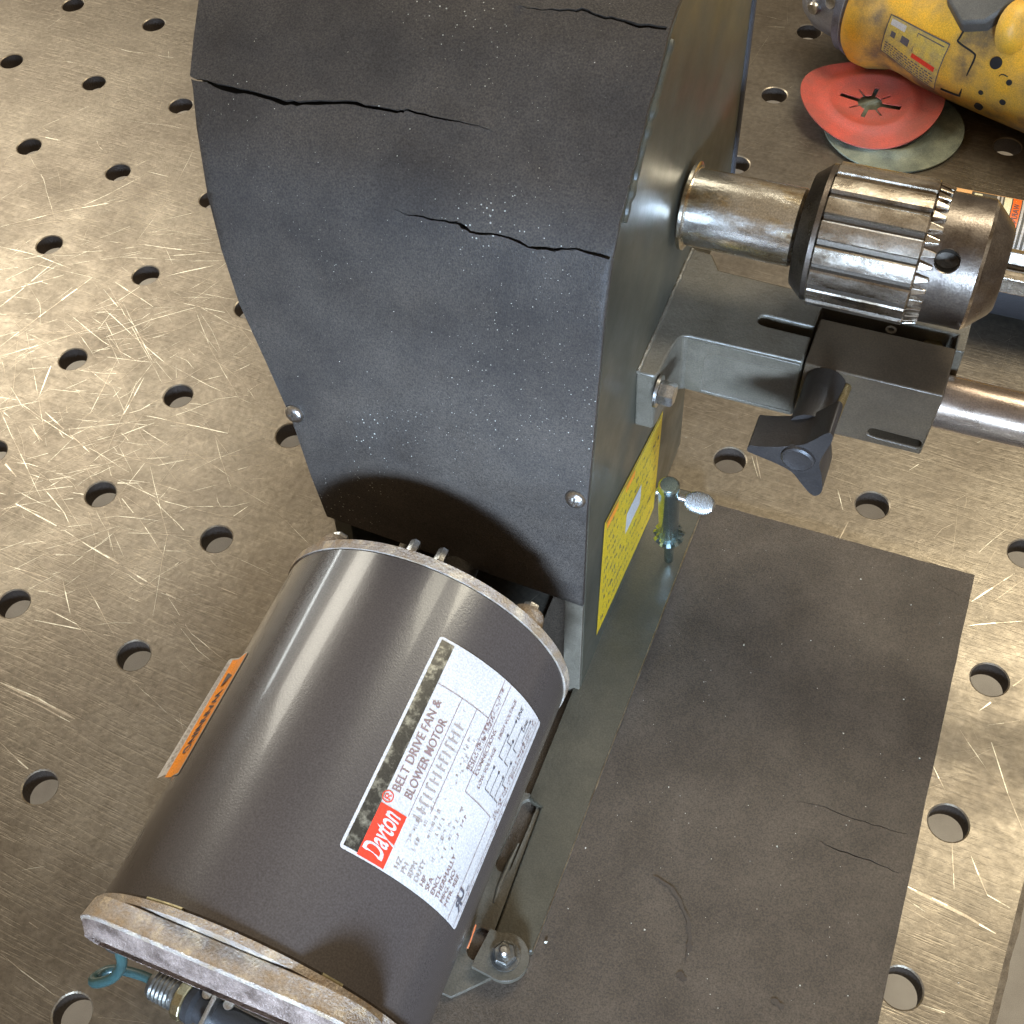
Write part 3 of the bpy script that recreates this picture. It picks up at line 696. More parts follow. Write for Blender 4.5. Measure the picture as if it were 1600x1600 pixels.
for (px) in ((232, 1397), (275, 1418), (530, 1530)): # pressed tabs where shell meets bell
    p = bp(px, 1, MY0 + .0015); 
    bm = nb(); a = math.atan2(p.z - MZ, p.x - MX); tn = Vector((-math.sin(a), 0, math.cos(a)))
    q = Vector((MX + (MR + .0006) * math.cos(a), MY0 + .0012, MZ + (MR + .0006) * math.sin(a)))
    tube(bm, [q - tn * .004, q, q + tn * .004], .0007, 8); finish('shell_tab', bm, M['brassy'], mc, motor)
# cradle rings & feet under the motor
for yy in (MY0 + .035, MY1 - .035):
    bm = nb(); box(bm, MX - .030, MX + .030, yy - .012, yy + .012, .0062, .020)
    finish('motor_foot', bm, M['flange'], mc, motor, smooth=0, bevel=.001)

# ---- nameplate wrapped on the shell
LY0, LY1 = -.5757, -.4900; T0, T1 = R(67.2), R(11.0); LH = MR * (T0 - T1)
def fnp(x, y):     # x: front->rear in metres, y: 0 bottom .. LH top
    a = T1 + y / MR; r = MR + .00025 + fnp.k; return Vector((MX + r * math.cos(a), LY0 + x, MZ + r * math.sin(a)))
fnp.k = 0; LW = LY1 - LY0
bm = nb()
op0 = rrect(0, LW, 0, LH, .0014); op = []
for a_, b_ in zip(op0, op0[1:] + op0[:1]):
    m_ = max(1, int(math.hypot(a_[0] - b_[0], a_[1] - b_[1]) / .0015))
    op += [(a_[0] + (b_[0] - a_[0]) * k / m_, a_[1] + (b_[1] - a_[1]) * k / m_) for k in range(m_)]
ip = [Vector((LW * (i + .5) / 12, LH * (j + .5) / 24)) for i in range(12) for j in range(24)]
v, t = region([Vector(p) for p in op], (), ip); vv = [bm.verts.new(fnp(p.x, p.y)) for p in v]
for f in t: bm.faces.new([vv[i] for i in f]).material_index = 0
V = lambda k: LH * (1 - k)
fnp.k = .00008
put_quad(bm, fnp, .0012, LW - .0012, V(.105), V(.018), 1, 10, 8)
put_quad(bm, fnp, .0006, LW * .235, V(.277), V(.105), 2, 6, 8)
fnp.k = .00016
put_text(bm, 'Dayton', .0115, fnp, .0022, V(.245), 0, width=.0165, shear=.28, bold=.018)
put_text(bm, '®', .0058, fnp, LW * .243, V(.160), 2)
put_text(bm, 'BELT DRIVE FAN &', .0047, fnp, LW * .30, V(.178), 4, width=LW * .43, bold=.004)
put_text(bm, 'BLOWER MOTOR', .0047, fnp, LW * .30, V(.258), 4, width=LW * .37, bold=.004)
def ln(x0, y0, x1, y1, w=.00022, mi=4):
    if abs(y0 - y1) < 1e-6: put_quad(bm, fnp, LW * x0, LW * x1, V(y0) - w / 2, V(y0) + w / 2, mi, 8, 1)
    else: put_quad(bm, fnp, LW * x0 - w / 2, LW * x0 + w / 2, V(max(y0, y1)), V(min(y0, y1)), mi, 1, 10)
ln(.24, .282, .80, .282); ln(.80, .11, .80, .50); ln(.80, .50, .995, .50); ln(.30, .40, .80, .40); ln(.56, .50, .80, .50); ln(.47, .56, .995, .56); ln(.56, .50, .56, .60)
ln(.47, .56, .47, .86); ln(.005, .86, .47, .86); ln(.002, .955, .998, .955)
r_ = random.Random(11)
for k in range(14): # faded catalogue number
    x = LW * (.25 + .033 * k); put_quad(bm, fnp, x, x + .0007, V(.375), V(.305), 5)
    if k % 3: put_quad(bm, fnp, x, x + .0018, V(.31 + .03 * (k % 2)), V(.30 + .03 * (k % 2)), 5)
rows = ['HZ', 'PH', 'RPM', 'DUTY', 'HP', 'SFA', 'ENCL', 'THERMALLY', 'MFG. NO.', 'MTR. REF.']
for k, s in enumerate(rows):
    y = V(.36 + .049 * k); put_text(bm, s, .0030, fnp, LW * .035, y, 4 if k > 3 else 5)
    garble(bm, fnp, LW * (.035 + .045 * len(s) + .01), LW * rnd.uniform(.30, .42), y, .0016, 5 if k < 6 else 4, r_, .6)
for k in range(9): garble(bm, fnp, LW * rnd.uniform(.35, .6), LW * rnd.uniform(.6, .78), V(.34 + .055 * k) if k < 2 else V(.44 + .045 * k) if False else V(.42 + .012 * k), .0013, 5, r_, .25)
put_text(bm, 'CONNECTIONS', .0026, fnp, LW * .56, V(.60), 4)
put_text(bm, 'LOW VOLTAGE', .0024, fnp, LW * .52, V(.655), 4); put_text(bm, 'HIGH VOLTAGE', .0024, fnp, LW * .76, V(.655), 4)
put_text(bm, 'LINE', .0026, fnp, LW * .90, V(.74), 3); put_text(bm, 'LINE', .0026, fnp, LW * .88, V(.84), 3)
for (x, y) in ((.54, .70), (.54, .76), (.54, .82), (.70, .70), (.70, .77), (.78, .72), (.78, .80), (.62, .84), (.84, .86)):
    put_quad(bm, fnp, LW * x, LW * (x + .10), V(y) - .00012, V(y) + .00012, 3); put_quad(bm, fnp, LW * (x + .10), LW * (x + .112), V(y) - .0006, V(y) + .0006, 3)
    put_quad(bm, fnp, LW * x, LW * x + .0003, V(y + .05), V(y), 3)
garble(bm, fnp, LW * .56, LW * .96, V(.525), .0014, 4, r_, .95); garble(bm, fnp, LW * .56, LW * .90, V(.545), .0012, 4, r_, .95)
for k in range(2): garble(bm, fnp, LW * .48, LW * .97, V(.90 + .03 * k), .0015, 4, r_, .97)
garble(bm, fnp, LW * .03, LW * .6, V(.985), .0009, 4, r_, .8)
# component mark: mirrored R and U
x0 = LW * .06
vs, fs = text_tris('R', .0062, bold=.03); wd = max(p.x for p in vs)
nv = [bm.verts.new(fnp(x0 + wd - p.x, V(.945) + p.y)) for p in vs]
for f in fs: bm.faces.new([nv[i] for i in f]).material_index = 3
put_text(bm, 'U', .0062, fnp, x0 + wd * .82, V(.925), 3, bold=.03); put_text(bm, 'us', .0026, fnp, x0 + wd * 2.0, V(.945), 3)
bm.faces.ensure_lookup_table()
finish('nameplate', bm, [M['paper'], M['foil'], M['red'], M['ink'], M['inkbrown'], M['inkpale']], mc, motor, smooth=0)
# ---- orange warning sticker on the left of the shell
OA, OB = R(140.8), R(150.5); OY0, OY1 = -.5670, -.5125; L2 = .0078; YS = .45
def fow(x, y):     # reads rear -> front, up = towards the top of the motor; the lower half has peeled off the shell
    r = MR + .00025 + fow.k; Y = OY1 + (OY0 - OY1) * x
    if y >= YS:
        a = OB + (OA - OB) * (y - YS) / (1 - YS); return Vector((MX + r * math.cos(a), Y, MZ + r * math.sin(a)))
    n = Vector((math.cos(OB), 0, math.sin(OB))); t = Vector((-math.sin(OB), 0, math.cos(OB))); f = (YS - y) / YS
    ph = R(15) + R(8) * f; return Vector((MX, Y, MZ)) + n * (r + L2 * f * math.sin(ph)) + t * (L2 * f * math.cos(ph))
fow.k = 0; bm = nb()
og = [Vector(p) for p in ((.02, 0), (1.0, -.10), (.965, .10), (1, .93), (.99, 1), (.03, 1), (0, .93), (0, .05))]
og = [a_.lerp(b_, k / 8) for a_, b_ in zip(og, og[1:] + og[:1]) for k in range(8)]
v, t = region(og[::-1], (), [Vector(((i + .5) / 8, (j + .5) / 12)) for i in range(8) for j in range(12)])
vv = [bm.verts.new(fow(p.x, p.y)) for p in v]
for f in t: bm.faces.new([vv[i] for i in f]).material_index = 0
fow.k = .00008; put_quad(bm, fow, .015, .985, .16, .96, 1, 8, 12); fow.k = .00016
vs = [bm.verts.new(fow(*p)) for p in ((.13, .30), (.25, .30), (.19, .80))]; bm.faces.new(vs).material_index = 2
vs_, fs_ = text_tris('WARNING', 1, bold=.02); wd = max(p.x for p in vs_)
nv = [bm.verts.new(fow(.30 + .50 * p.x / wd, .32 + .60 * p.y)) for p in vs_]
for f in fs_: bm.faces.new([nv[i] for i in f]).material_index = 2
r_ = random.Random(5)
for k in range(6): 
    x = .05
    while x < .9: put_quad(bm, fow, x, x + .02, .01 + .02 * k, .02 + .02 * k, 3); x += r_.uniform(.03, .05)
finish('warning_sticker', bm, [M['paper'], M['orange'], M['ink'], M['inkpale']], mc, motor, smooth=0)

# ---- base flange, motor slide plate, ear with nut
fl = [(XRF - .003, -.3045), (.6665, -.3045), (.6648, -.552), (.6475, -.556), (.6460, -.492), (XRF - .003, -.490)]
v, t = region([Vector(p) for p in fl[::-1]], ()); bm = nb(); slab(bm, v, t, lambda p: (p.x, p.y, .0085), lambda p: (p.x, p.y, .0036)); flange = finish('base_flange', bm, M['flange'], mc, smooth=25, bevel=.0008)
bm = nb(); p = []
for k in range(120):
    s = k / 119; y = -.305 - .247 * s; p.append((.6665 - .0017 * s + .0001 * mnoise.noise(Vector((k * .3, 0, 0))), y, .0083))
tube(bm, p, .00055, 6, taper=lambda s: .55 + .6 * abs(mnoise.noise(Vector((s * 30, 8, 0))))); finish('worn_edge', bm, M['edge'], mc, flange)
pl = [(.560, -.487), (.560, -.580), (.640, -.580), (.6535, -.566), (.6535, -.556), (.6466, -.552), (.6455, -.487)]
h1 = Vector(bp((828, 1262), 2, .006)[:2]); h2 = Vector(bp((755, 1478), 2, .006)[:2])
holes = [stadium(h1.x - .001, h1.y - .014, .014, .0035, PI / 2 - .02), stadium(h2.x - .002, h2.y, .003, .0038, PI / 2)]
v, t = region([Vector(p) for p in pl], holes); bm = nb(); slab(bm, v, t, lambda p: (p.x, p.y, .0062), lambda p: (p.x, p.y, .0032)); sl = finish('motor_slide_plate', bm, M['casting'], mc, smooth=25, bevel=.0005)
bm = nb(); tube(bm, [bp(p, 2, .0065) for p in ((810, 1318), (795, 1350), (780, 1385), (772, 1410))], .0011, 10, taper=lambda s: 1 if .1 < s < .9 else .4); finish('pressed_rib', bm, M['casting'], mc, sl)
ec = bp((790, 1497), 2, .0105); er = .0098; ep = []
for k in range(25):
    a = R(-110) + R(230) * k / 24; ep.append((ec.x + er * math.cos(a), ec.y + er * math.sin(a)))
lp = bp((738, 1510), 2, .0105); ep += [(ec.x - .010, ec.y + .0085), (lp.x, lp.y + .003), (lp.x, lp.y - .0005)]
v, t = region([Vector(p) for p in ep], ()); bm = nb(); slab(bm, v, t, lambda p: (p.x, p.y, .0125), lambda p: (p.x, p.y, .0088)); ear = finish('adjusting_ear', bm, M['casting'], mc, smooth=30, bevel=.0007)
bm = nb(); lathe(bm, (ec.x, ec.y, .0126), (0, 0, 1), [(0, .0062), (.0010, .0062)], 32); finish('washer', bm, M['gland'], mc, ear)
bm = nb(); hexnut(bm, (ec.x, ec.y, .0137), (.0, 0, 1), .0088, .0042); finish('nut', bm, M['gland'], mc, ear)
bm = nb(); lathe(bm, (ec.x, ec.y, .0150), (0, 0, 1), [(0, .0021)] + [(.001 + .0005 * k, .0021 if k % 2 else .0018) for k in range(12)] + [(.0072, .0014)], 20); finish('stud', bm, M['zinc'], mc, ear)
bm = nb(); a, b = bp((742, 1447), 2, .012), bp((731, 1478), 2, .012)
q = [bm.verts.new(p) for p in ((a.x - .0006, a.y, .008), (b.x - .0008, b.y, .008), (b.x + .0006, b.y, .015), (a.x + .0004, a.y, .0148))]; bm.faces.new(q)
ext = bmesh.ops.extrude_face_region(bm, geom=bm.faces[:]); bmesh.ops.translate(bm, verts=[g for g in ext['geom'] if isinstance(g, bmesh.types.BMVert)], vec=(.0006, 0, 0)); finish('orange_tag', bm, M['copper'], mc, sl, smooth=0)
bm = nb(); tube(bm, spline([bp(p, 2, .010) for p in ((712, 1470), (695, 1498), (683, 1530), (676, 1560))], 5), .0045, 12, taper=lambda s: .6 + .4 * math.sin(PI * s)); finish('lead_wire_boot', bm, M['cable'], mc, motor)

# ---- spindle: boss, bushing, neck
SY, SZ = -.304, .193; SX = Vector((1, 0, 0))
bm = nb()
lathe(bm, (XRF + .002, SY, SZ), SX, [(0, .0172), (.0004, .0176), (.0016, .0176), (.0020, .0168), (.0022, .0156), (.0024, .0153), (.044, .0153), (.0452, .0145), (.0455, .0110)], 80, mi=0)
bush = finish('spindle_sleeve', bm, M['bushing'], mc, smooth=20)
bm = nb(); lathe(bm, (XRF + .046, SY, SZ), SX, [(0, .0105), (.012, .0105)], 40); finish('spindle_neck', bm, M['chromedark'], mc, bush)
# ---- chuck
CX0 = .6905
bm = nb(); lathe(bm, (CX0, SY, SZ), SX, [(0, .0185), (.0004, .0215), (.0060, .0262), (.0078, .0262)], 96); chuck = finish('chuck_back', bm, M['chromedark'], mc, smooth=25)
NF = 18
def flute(a, i):
    s = (a * NF / (2 * PI) + .35) % 1.0
    dpt = 0
    if s < .30: dpt = .0017 * min(1, s / .04, (.30 - s) / .04)
    return 1 - dpt / .0275
bm = nb(); rr = lathe(bm, (CX0 + .0078, SY, SZ), SX, [(0, .0262), (.0008, .0275), (.0370, .0275), (.0376, .0268)], NF * 16, shape=flute)
for f in bm.faces:
    c = f.calc_center_median(); a = math.hypot(c.y - SY, c.z - SZ)
    if a < .0264 and len(f.verts) == 4 and .70 < c.x < .733: f.material_index = 1
slv = finish('toothed_sleeve', bm, [M['chrome'], M['groove']], mc, smooth=20)
NT = 34
bm = nb()       # bevel teeth on the sleeve's front end
for k in range(NT):
    a = 2 * PI * k / NT; 
    def P(r, da, t): return Vector((CX0 + .0454 + t, SY + r * math.cos(a + da), SZ + r * math.sin(a + da)))
    w = PI / NT
    ring0 = [bm.verts.new(P(r, da, 0)) for r, da in ((.0240, -w * .66), (.0271, -w * .70), (.0271, w * .70), (.0240, w * .66))]
    ring1 = [bm.verts.new(P(r, da, .0052)) for r, da in ((.0240, -w * .34), (.0258, -w * .36), (.0258, w * .36), (.0240, w * .34))]
    for j in range(4): bm.faces.new((ring0[j], ring0[(j + 1) % 4], ring1[(j + 1) % 4], ring1[j]))
    bm.faces.new(ring1); bm.faces.new(ring0[::-1])
finish('bevel_teeth', bm, M['chrome'], mc, slv, smooth=0, bevel=.0004)
# nose with real key holes
NR = .0246; NX0, NX1 = CX0 + .040, CX0 + .0660
def nose_pt(u, a, r=NR): return Vector((u, SY + r * math.cos(a), SZ + r * math.sin(a)))
kh = bp((1480, 408), 1, SY)          # key hole direction: towards the camera
dd = ray((1480, 408)); e0, e1 = CM.y - SY, CM.z - SZ; A_ = dd.y ** 2 + dd.z ** 2; B_ = e0 * dd.y + e1 * dd.z; C__ = e0 ** 2 + e1 ** 2 - NR ** 2
kp = CM + dd * ((-B_ - math.sqrt(B_ * B_ - A_ * C__)) / A_); ka = math.atan2(kp.z - SZ, kp.y - SY)
KR = .0046; khs = [ka + 2 * PI * k / 3 for k in range(3)]
outer_ = [Vector((NX0, 0)), Vector((NX1, 0)), Vector((NX1, 2 * PI * NR)), Vector((NX0, 2 * PI * NR))]
dense = []
for k in range(161):
    dense.append(2 * PI * NR * k / 160)
outer_ = [Vector((NX0, q)) for q in dense[::-1]] + [Vector((NX1, q)) for q in dense]
base_a = ka - PI / 3
holes = []
for k in range(3):
    cy_ = (PI / 3 + 2 * PI * k / 3) * NR; holes.append([Vector((kp.x + KR * math.cos(2 * PI * j / 40), cy_ + KR * math.sin(2 * PI * j / 40))) for j in range(40)])
ip = [Vector((NX0 + (NX1 - NX0) * (i + .5) / 6, 2 * PI * NR * (j + .5) / 160)) for i in range(6) for j in range(160)]
ip = [p for p in ip if all((p - Vector((kp.x, (PI / 3 + 2 * PI * k / 3) * NR))).length > KR + .0006 for k in range(3))]
v, t = region(outer_, holes, ip)
bm = nb(); vv = [bm.verts.new(nose_pt(p.x, base_a + p.y / NR)) for p in v]
for f in t: bm.faces.new([vv[i] for i in f])
for k in range(3):                                 # hole walls and floors
    cy_ = (PI / 3 + 2 * PI * k / 3) * NR; n = 40; rg = []
    for dep, rad in ((0, KR), (.0005, KR * .93), (.0005, KR * .93), (.008, KR * .9), (.0095, KR * .2)):
        rg.append([bm.verts.new(nose_pt(kp.x + rad * math.cos(2 * PI * j / n), base_a + (cy_ + rad * math.sin(2 * PI * j / n)) / NR, NR - dep)) for j in range(n)])
    for i in range(len(rg) - 1):
        for j in range(n): bm.faces.new((rg[i][j], rg[i][(j + 1) % n], rg[i + 1][(j + 1) % n], rg[i + 1][j])).material_index = 1 if i > 1 else 2
    bm.faces.new(rg[-1]).material_index = 1
bmesh.ops.remove_doubles(bm, verts=bm.verts, dist=1e-6)
lathe(bm, (NX1, SY, SZ), SX, [(0, NR), (.0012, NR - .0010), (.0080, NR - .0075), (.0092, NR - .0095), (.0092, .008), (.004, .0075)], 120, mi=[2, 0, 0, 0, 1], caps=False)
finish('chuck_nose', bm, [M['chromedark'], M['groove'], M['chrome']], mc, chuck, smooth=20)
for k in range(3):
    a = ka + R(38) + 2 * PI * k / 3; bm = nb(); u = Vector((0, math.cos(a), math.sin(a))); w = SX.cross(u); c = Vector((NX1 + .003, SY, SZ)) + u * .0045
    pr = []
    for (du, dw) in ((-.003, -.0008), (-.001, -.0035), (.0035, -.0035), (.0035, .0035), (-.001, .0035), (-.003, .0008)): pr.append(c + u * du + w * dw)
    A = [bm.verts.new(p) for p in pr]; B = [bm.verts.new(p + SX * .017) for p in pr]
    for j in range(6): bm.faces.new((A[j], A[(j + 1) % 6], B[(j + 1) % 6], B[j]))
    bm.faces.new(A[::-1]); bm.faces.new(B); finish('jaw', bm, M['chrome'], mc, chuck, smooth=0, bevel=.0004)
bm = nb(); lathe(bm, (NX1 + .004, SY, SZ), SX, [(0, .0016), (.10, .0016)], 16); finish('drill_shank', bm, M['keywhite'], mc, chuck)

# ---- work table casting
ZT, ZB = .1525, .1195
wt = [(XRF, -.2840), (XRF, -.3600), (.6492, -.3598), (.6505, -.3590), (.6512, -.3560), (.6514, -.3500), (.6518, -.3430), (.6528, -.3375), (.6545, -.3350), (.6570, -.3342), (.7035, -.3338), (.7035, -.3000), (.7580, -.3000), (.7580, -.3090), (.7618, -.3090), (.7618, -.2780), (.716, -.2780), (.710, -.2955), (.6575, -.2935), (.652, -.2850)]
s1 = Vector(bp((1187, 492), 2, ZT)[:2]); s2 = Vector(bp((1285, 516), 2, ZT)[:2])
holes = [stadium((s1.x + s2.x) / 2 + .002, (s1.y + s2.y) / 2 - .0022, (s2.x - s1.x) / 2 - .001, .0030, math.atan2(s2.y - s1.y, s2.x - s1.x))]
v, t = region([Vector(p) for p in wt], holes)
bm = nb(); slab(bm, v, t, lambda p: (p.x, p.y, ZT), lambda p: (p.x, p.y, ZB)); wtab = finish('work_table', bm, M['casting'], mc, smooth=28, bevel=.0011)
for po in wtab.data.polygons: pass
# proud rim on the front skirt round a sunk panel
oc = [(.6560, ZB + .0004), (.7030, ZB + .0004), (.7030, ZT - .0012), (.6560, ZT - .0012)]
ic = [(.6640, ZB + .0022), (.7015, ZB + .0022), (.7015, ZT - .0075), (.6690, ZT - .0075), (.6662, ZT - .0082), (.6645, ZT - .0100), (.6640, ZT - .0125)]
v, t = region([Vector(p) for p in oc], [[Vector(p) for p in ic]]); bm = nb(); slab(bm, v, t, lambda p: (p.x, -.3345, p.y), lambda p: (p.x, -.3336, p.y)); finish('skirt_rim', bm, M['casting'], mc, wtab, smooth=30, bevel=.0006)
bc = bp((1040, 640), 0, .6555); bc = Vector((.6514, -.3475, .1385))
bc2 = bp((1043, 615), 0, .656); bc = Vector((.6516, bc2.y, bc2.z))
bm = nb(); lathe(bm, bc, SX, [(0, .0068), (.0012, .0068)], 32); finish('washer', bm, M['zinc'], mc, wtab)
bm = nb(); hexnut(bm, bc + SX * .0013, SX, .0088, .0062); finish('hex_bolt', bm, M['zinc'], mc, wtab)
# sliding block
slot = stadium(.7455, .1235, .0085, .0024, -.02)
v, t = region([Vector(p) for p in ((.7042, .1165), (.7570, .1175), (.7585, .1545), (.7045, .1545))], [slot])
bm = nb(); slab(bm, v, t, lambda p: (p.x, -.3362, p.y), lambda p: (p.x, -.3100, p.y)); blk = finish('slide_block', bm, M['block'], mc, smooth=28, bevel=.0007)
bm = nb(); box(bm, .7060, .7560, -.3100, -.3002, .125, .1415); finish('dark_gap_floor', bm, M['inside'], mc, blk, smooth=0)  # near-black floor added so the gap behind the block reads as shade
bb = bp((1458, 538), 2, .146); bm = nb(); hexnut(bm, (bb.x, bb.y - .001, .1416), (0, 0, 1), .0085, .005); finish('hex_bolt', bm, M['brassy'], mc, blk)
bb = bp((1392, 516), 2, ZT); bm = nb(); lathe(bm, (bb.x, bb.y, ZT - .0005), (0, 0, 1), [(0, .0022), (.0009, .0022), (.0009, .0012), (-.001, .0010)], 20); finish('set_screw', bm, M['gland'], mc, wtab)
# long screw and star knob
a = bp((1322, 606), 1, -.337); bq = bp((1299, 664), 1, -.362)
bm = nb(); n = 40; pp = [a.lerp(bq, k / n) for k in range(n + 1)]
d, u, w = frame(bq - a); lathe(bm, a + d * -.004, d, [(k * (bq - a).length * 1.1 / 46, .0021 if k % 2 else .00178) for k in range(47)], 16); finish('clamp_screw', bm, M['brassy'], mc, blk)
KY = -.3765
kc = bp((1247, 715), 1, KY)
kp_ = [bp(p, 1, KY) for p in ((1170, 696), (1168, 705), (1190, 715), (1216, 726), (1237, 738), (1252, 756), (1264, 770), (1274, 775), (1284, 768), (1284, 745), (1281, 722), (1300, 690), (1298, 678), (1290, 678), (1270, 688), (1253, 695), (1222, 698), (1190, 698))]
kp2 = [Vector((p.x, p.z)) for p in kp_]; kp2 = [Vector(p[:2]) for p in spline([(*p, 0) for p in kp2 + kp2[:1]], 4)[:-1]]
v, t = region(kp2, ()); KD = .0165
bm = nb(); slab(bm, v, t, lambda p: (p.x, KY, p.y), lambda p: (p.x, KY + KD, p.y))
kn = finish('star_knob', bm, M['knob'], mc, smooth=38, bevel=.0009)
bm = nb(); lathe(bm, (kc.x, KY + .001, kc.z), (0, -1, 0), [(0, .0068), (.0022, .0064), (.0028, .0055), (.0024, .0040), (.0024, .001)], 32); finish('knob_hub', bm, M['knob'], mc, kn)
bm = nb(); lathe(bm, (kc.x + .001, KY + .014, kc.z + .001), (0, 1, 0), [(0, .0085), (.010, .0080), (.026, .0080)], 32); finish('knob_neck', bm, M['knob'], mc, kn)
# round bar out of the block
bm = nb(); lathe(bm, (.7565, -.3195, .1335), SX, [(0, .0106), (.0004, .0110), (.12, .0110)], 64); finish('guide_bar', bm, M['pipe'], mc, smooth=20)
bm = nb(); box(bm, .7640, .7700, -.2860, -.2700, .120, .1235)

# ------------------------------------------------------------------ wiring at the front of the motor
bm.free(); bm = nb()
g0 = bp((165, 1474), 2, .060)
tube(bm, spline([bp((183, 1478), 2, .070), bp((188, 1490), 2, .062), bp((190, 1508), 2, .05), bp((176, 1528), 2, .04), bp((150, 1536), 2, .034), bp((148, 1528), 2, .030), bp((175, 1515), 2, .028), bp((215, 1522), 2, .028), bp((245, 1535), 2, .028)], 8), .0021, 10)
finish('ground_wire', bm, M['wire'], mc, motor)
bm = nb(); q = bp((182, 1470), 2, .074); lathe(bm, q, (.1, -1, .2), [(0, .0034), (.001, .0034), (.0015, .0026), (.004, .0024)], 20); finish('ground_screw', bm, M['gland'], mc, motor)
ga, gb = bp((238, 1536), 2, .026), bp((440, 1640), 2, .026); gd = (gb - ga).normalized()
bm = nb(); lathe(bm, ga, gd, [(0, .0050)] + [(.0012 + .0009 * k, .0062 if k % 2 else .0057) for k in range(12)] + [(.0125, .0058), (.018, .0058)], 40); gl = finish('cable_gland', bm, M['gland'], mc, smooth=25)
bm = nb(); lathe(bm, ga + gd * .0135, gd, [(0, .0075), (.0006, .0082), (.0042, .0084), (.0048, .0078)], 12); finish('lock_nut', bm, M['brassy'], mc, gl, smooth=20, bevel=.0003)
bm = nb(); lathe(bm, ga + gd * .0183, gd, [(0, .0074), (.003, .0078), (.0045, .0060), (.040, .0060)], 32); finish('cable_boot', bm, M['cable'], mc, gl)
bm = nb(); k = ga + gd * .030; box(bm, k.x - .001, k.x + .001, k.y - .010, k.y + .008, k.z + .002, k.z + .0105); finish('clamp_strap', bm, M['zinc'], mc, gl, smooth=0, bevel=.0005)
for s_ in (.024, .034):
    bm = nb(); k = ga + gd * s_ + Vector((.001, .005, .0045)); lathe(bm, k, (0, 0, 1), [(0, .0022), (.0012, .0021), (.0016, .0012)], 16); finish('clamp_screw', bm, M['zinc'], mc, gl)

# ------------------------------------------------------------------ chuck key hanging beside the yellow label
ky = Th('chuck_key', 'blue-black chuck key with oval knurled bright handle beside the yellow label', 'chuck key', (.660, -.355, .009))
kt, kb = bp((1045, 757), 0, .660), bp((1045, 876), 0, .660); kd = (kb - kt); KL = kd.length; kd.normalize()
bm = nb(); lathe(bm, kt, kd, [(0, .0038), (.0012, .0048), (.004, .0049), (KL * .62, .0046), (KL * .64, .0040)], 40); finish('shank', bm, M['keysteel'], ky)
bm = nb(); d, u, w = frame(kd); g0 = kt + kd * (KL * .60)
NTk = 11; n = NTk * 6
lathe(bm, g0, kd, [(0, .0030), (.0002, .0062), (.002, .0075), (.009, .0048), (.012, .0030)], n, shape=lambda a, i: 1 - (.22 if (a * NTk / (2 * PI)) % 1 > .5 else 0) * (i in (1, 2, 3)))
finish('pinion', bm, M['keysteel'], ky, smooth=25)
bm = nb(); lathe(bm, kt + kd * (KL * .72), kd, [(0, .0024), (KL * .26, .0023), (KL * .28, .0015)], 20); finish('pilot', bm, M['keysteel'], ky)
hc = kt + kd * .0095; ha = bp((1024, 775), 1, hc.y); hb = bp((1120, 777), 1, hc.y)
bm = nb(); lathe(bm, Vector((ha.x, hc.y, hc.z)), SX, [(0, .0014), (.0006, .0019), (.0014, .0015), (.021, .0015)], 20); finish('cross_bar', bm, M['keywhite'], ky)
bm = nb(); pc = bp((1094, 778), 1, hc.y); hl = .0070; n = 40; m_ = 64; rings = []
pcx = pc.x
hn = Vector((0, -.64, .77)); hw = Vector((0, .77, .64))
for i in range(m_ + 1):
    f = -1 + 2 * i / m_; rr = math.sqrt(max(0, 1 - abs(f) ** 2.4)); rb_ = .70 if (i // 2) % 2 else 1.0
    rings.append([bm.verts.new(Vector((pcx + f * hl, hc.y, hc.z)) + hn * (.0021 * math.copysign(abs(math.cos(2 * PI * k / n)) ** .6, math.cos(2 * PI * k / n)) * min(1, rr * 2) * rb_) + hw * (math.sin(2 * PI * k / n) * .0050 * rr)) for k in range(n)])
for i in range(m_):
    for k in range(n): bm.faces.new((rings[i][k], rings[i][(k + 1) % n], rings[i + 1][(k + 1) % n], rings[i + 1][k]))
bmesh.ops.remove_doubles(bm, verts=bm.verts, dist=1e-6)
finish('oval_handle', bm, M['keywhite'], ky, smooth=20)

# ------------------------------------------------------------------ sanding discs
def disc(name, label, c, rad, m, warp, slots, zoff, ph=0):
    th = Th(name, label, 'sanding disc', (c[0], c[1], 0)); n = 96; outer = [Vector((rad * math.cos(2 * PI * k / n), rad * math.sin(2 * PI * k / n))) for k in range(n)]
    holes = []
    if slots:
        P = []
        for k in range(8):
            a = ph + 2 * PI * k / 8; big = k % 4 == 0; mid = k % 2 == 0
            lo = rad * (.44 if big else .36 if mid else .33); w = .0022 if big else .0014 if mid else .0008; hr = rad * .175
            for da, r in ((-.30, hr), (-math.asin(w / hr), hr), (-w / lo, lo), (w / lo, lo), (math.asin(w / hr), hr)): P.append(Vector((r * math.cos(a + da), r * math.sin(a + da))))
        holes = [P]
    pts = [Vector((rad * math.sqrt(rnd.random()) * .97 * math.cos(q), 0)) for q in ()]
    for i in range(1, 16):
        for k in range(8 + i * 4):
            a = 2 * PI * k / (8 + i * 4) + i; r = rad * i / 16
            p = Vector((r * math.cos(a), r * math.sin(a)))
            if not slots or (r > rad * .46): pts.append(p)
    v, t = region(outer, holes, pts)
    def h(p):
        r = p.length / rad; a = math.atan2(p.y, p.x)
        z = zoff + warp * (r ** 2.2) * (math.cos(2 * (a - .35)) * .55 + .45) + .0026 * math.exp(-((r - .60) / .08) ** 2)
        return z
    bm = nb(); slab(bm, v, t, lambda p: (c[0] + p.x, c[1] + p.y, h(p)), lambda p: (c[0] + p.x, c[1] + p.y, h(p) - .0009)); finish('fibre_disc', bm, m, th, smooth=50)
    return th
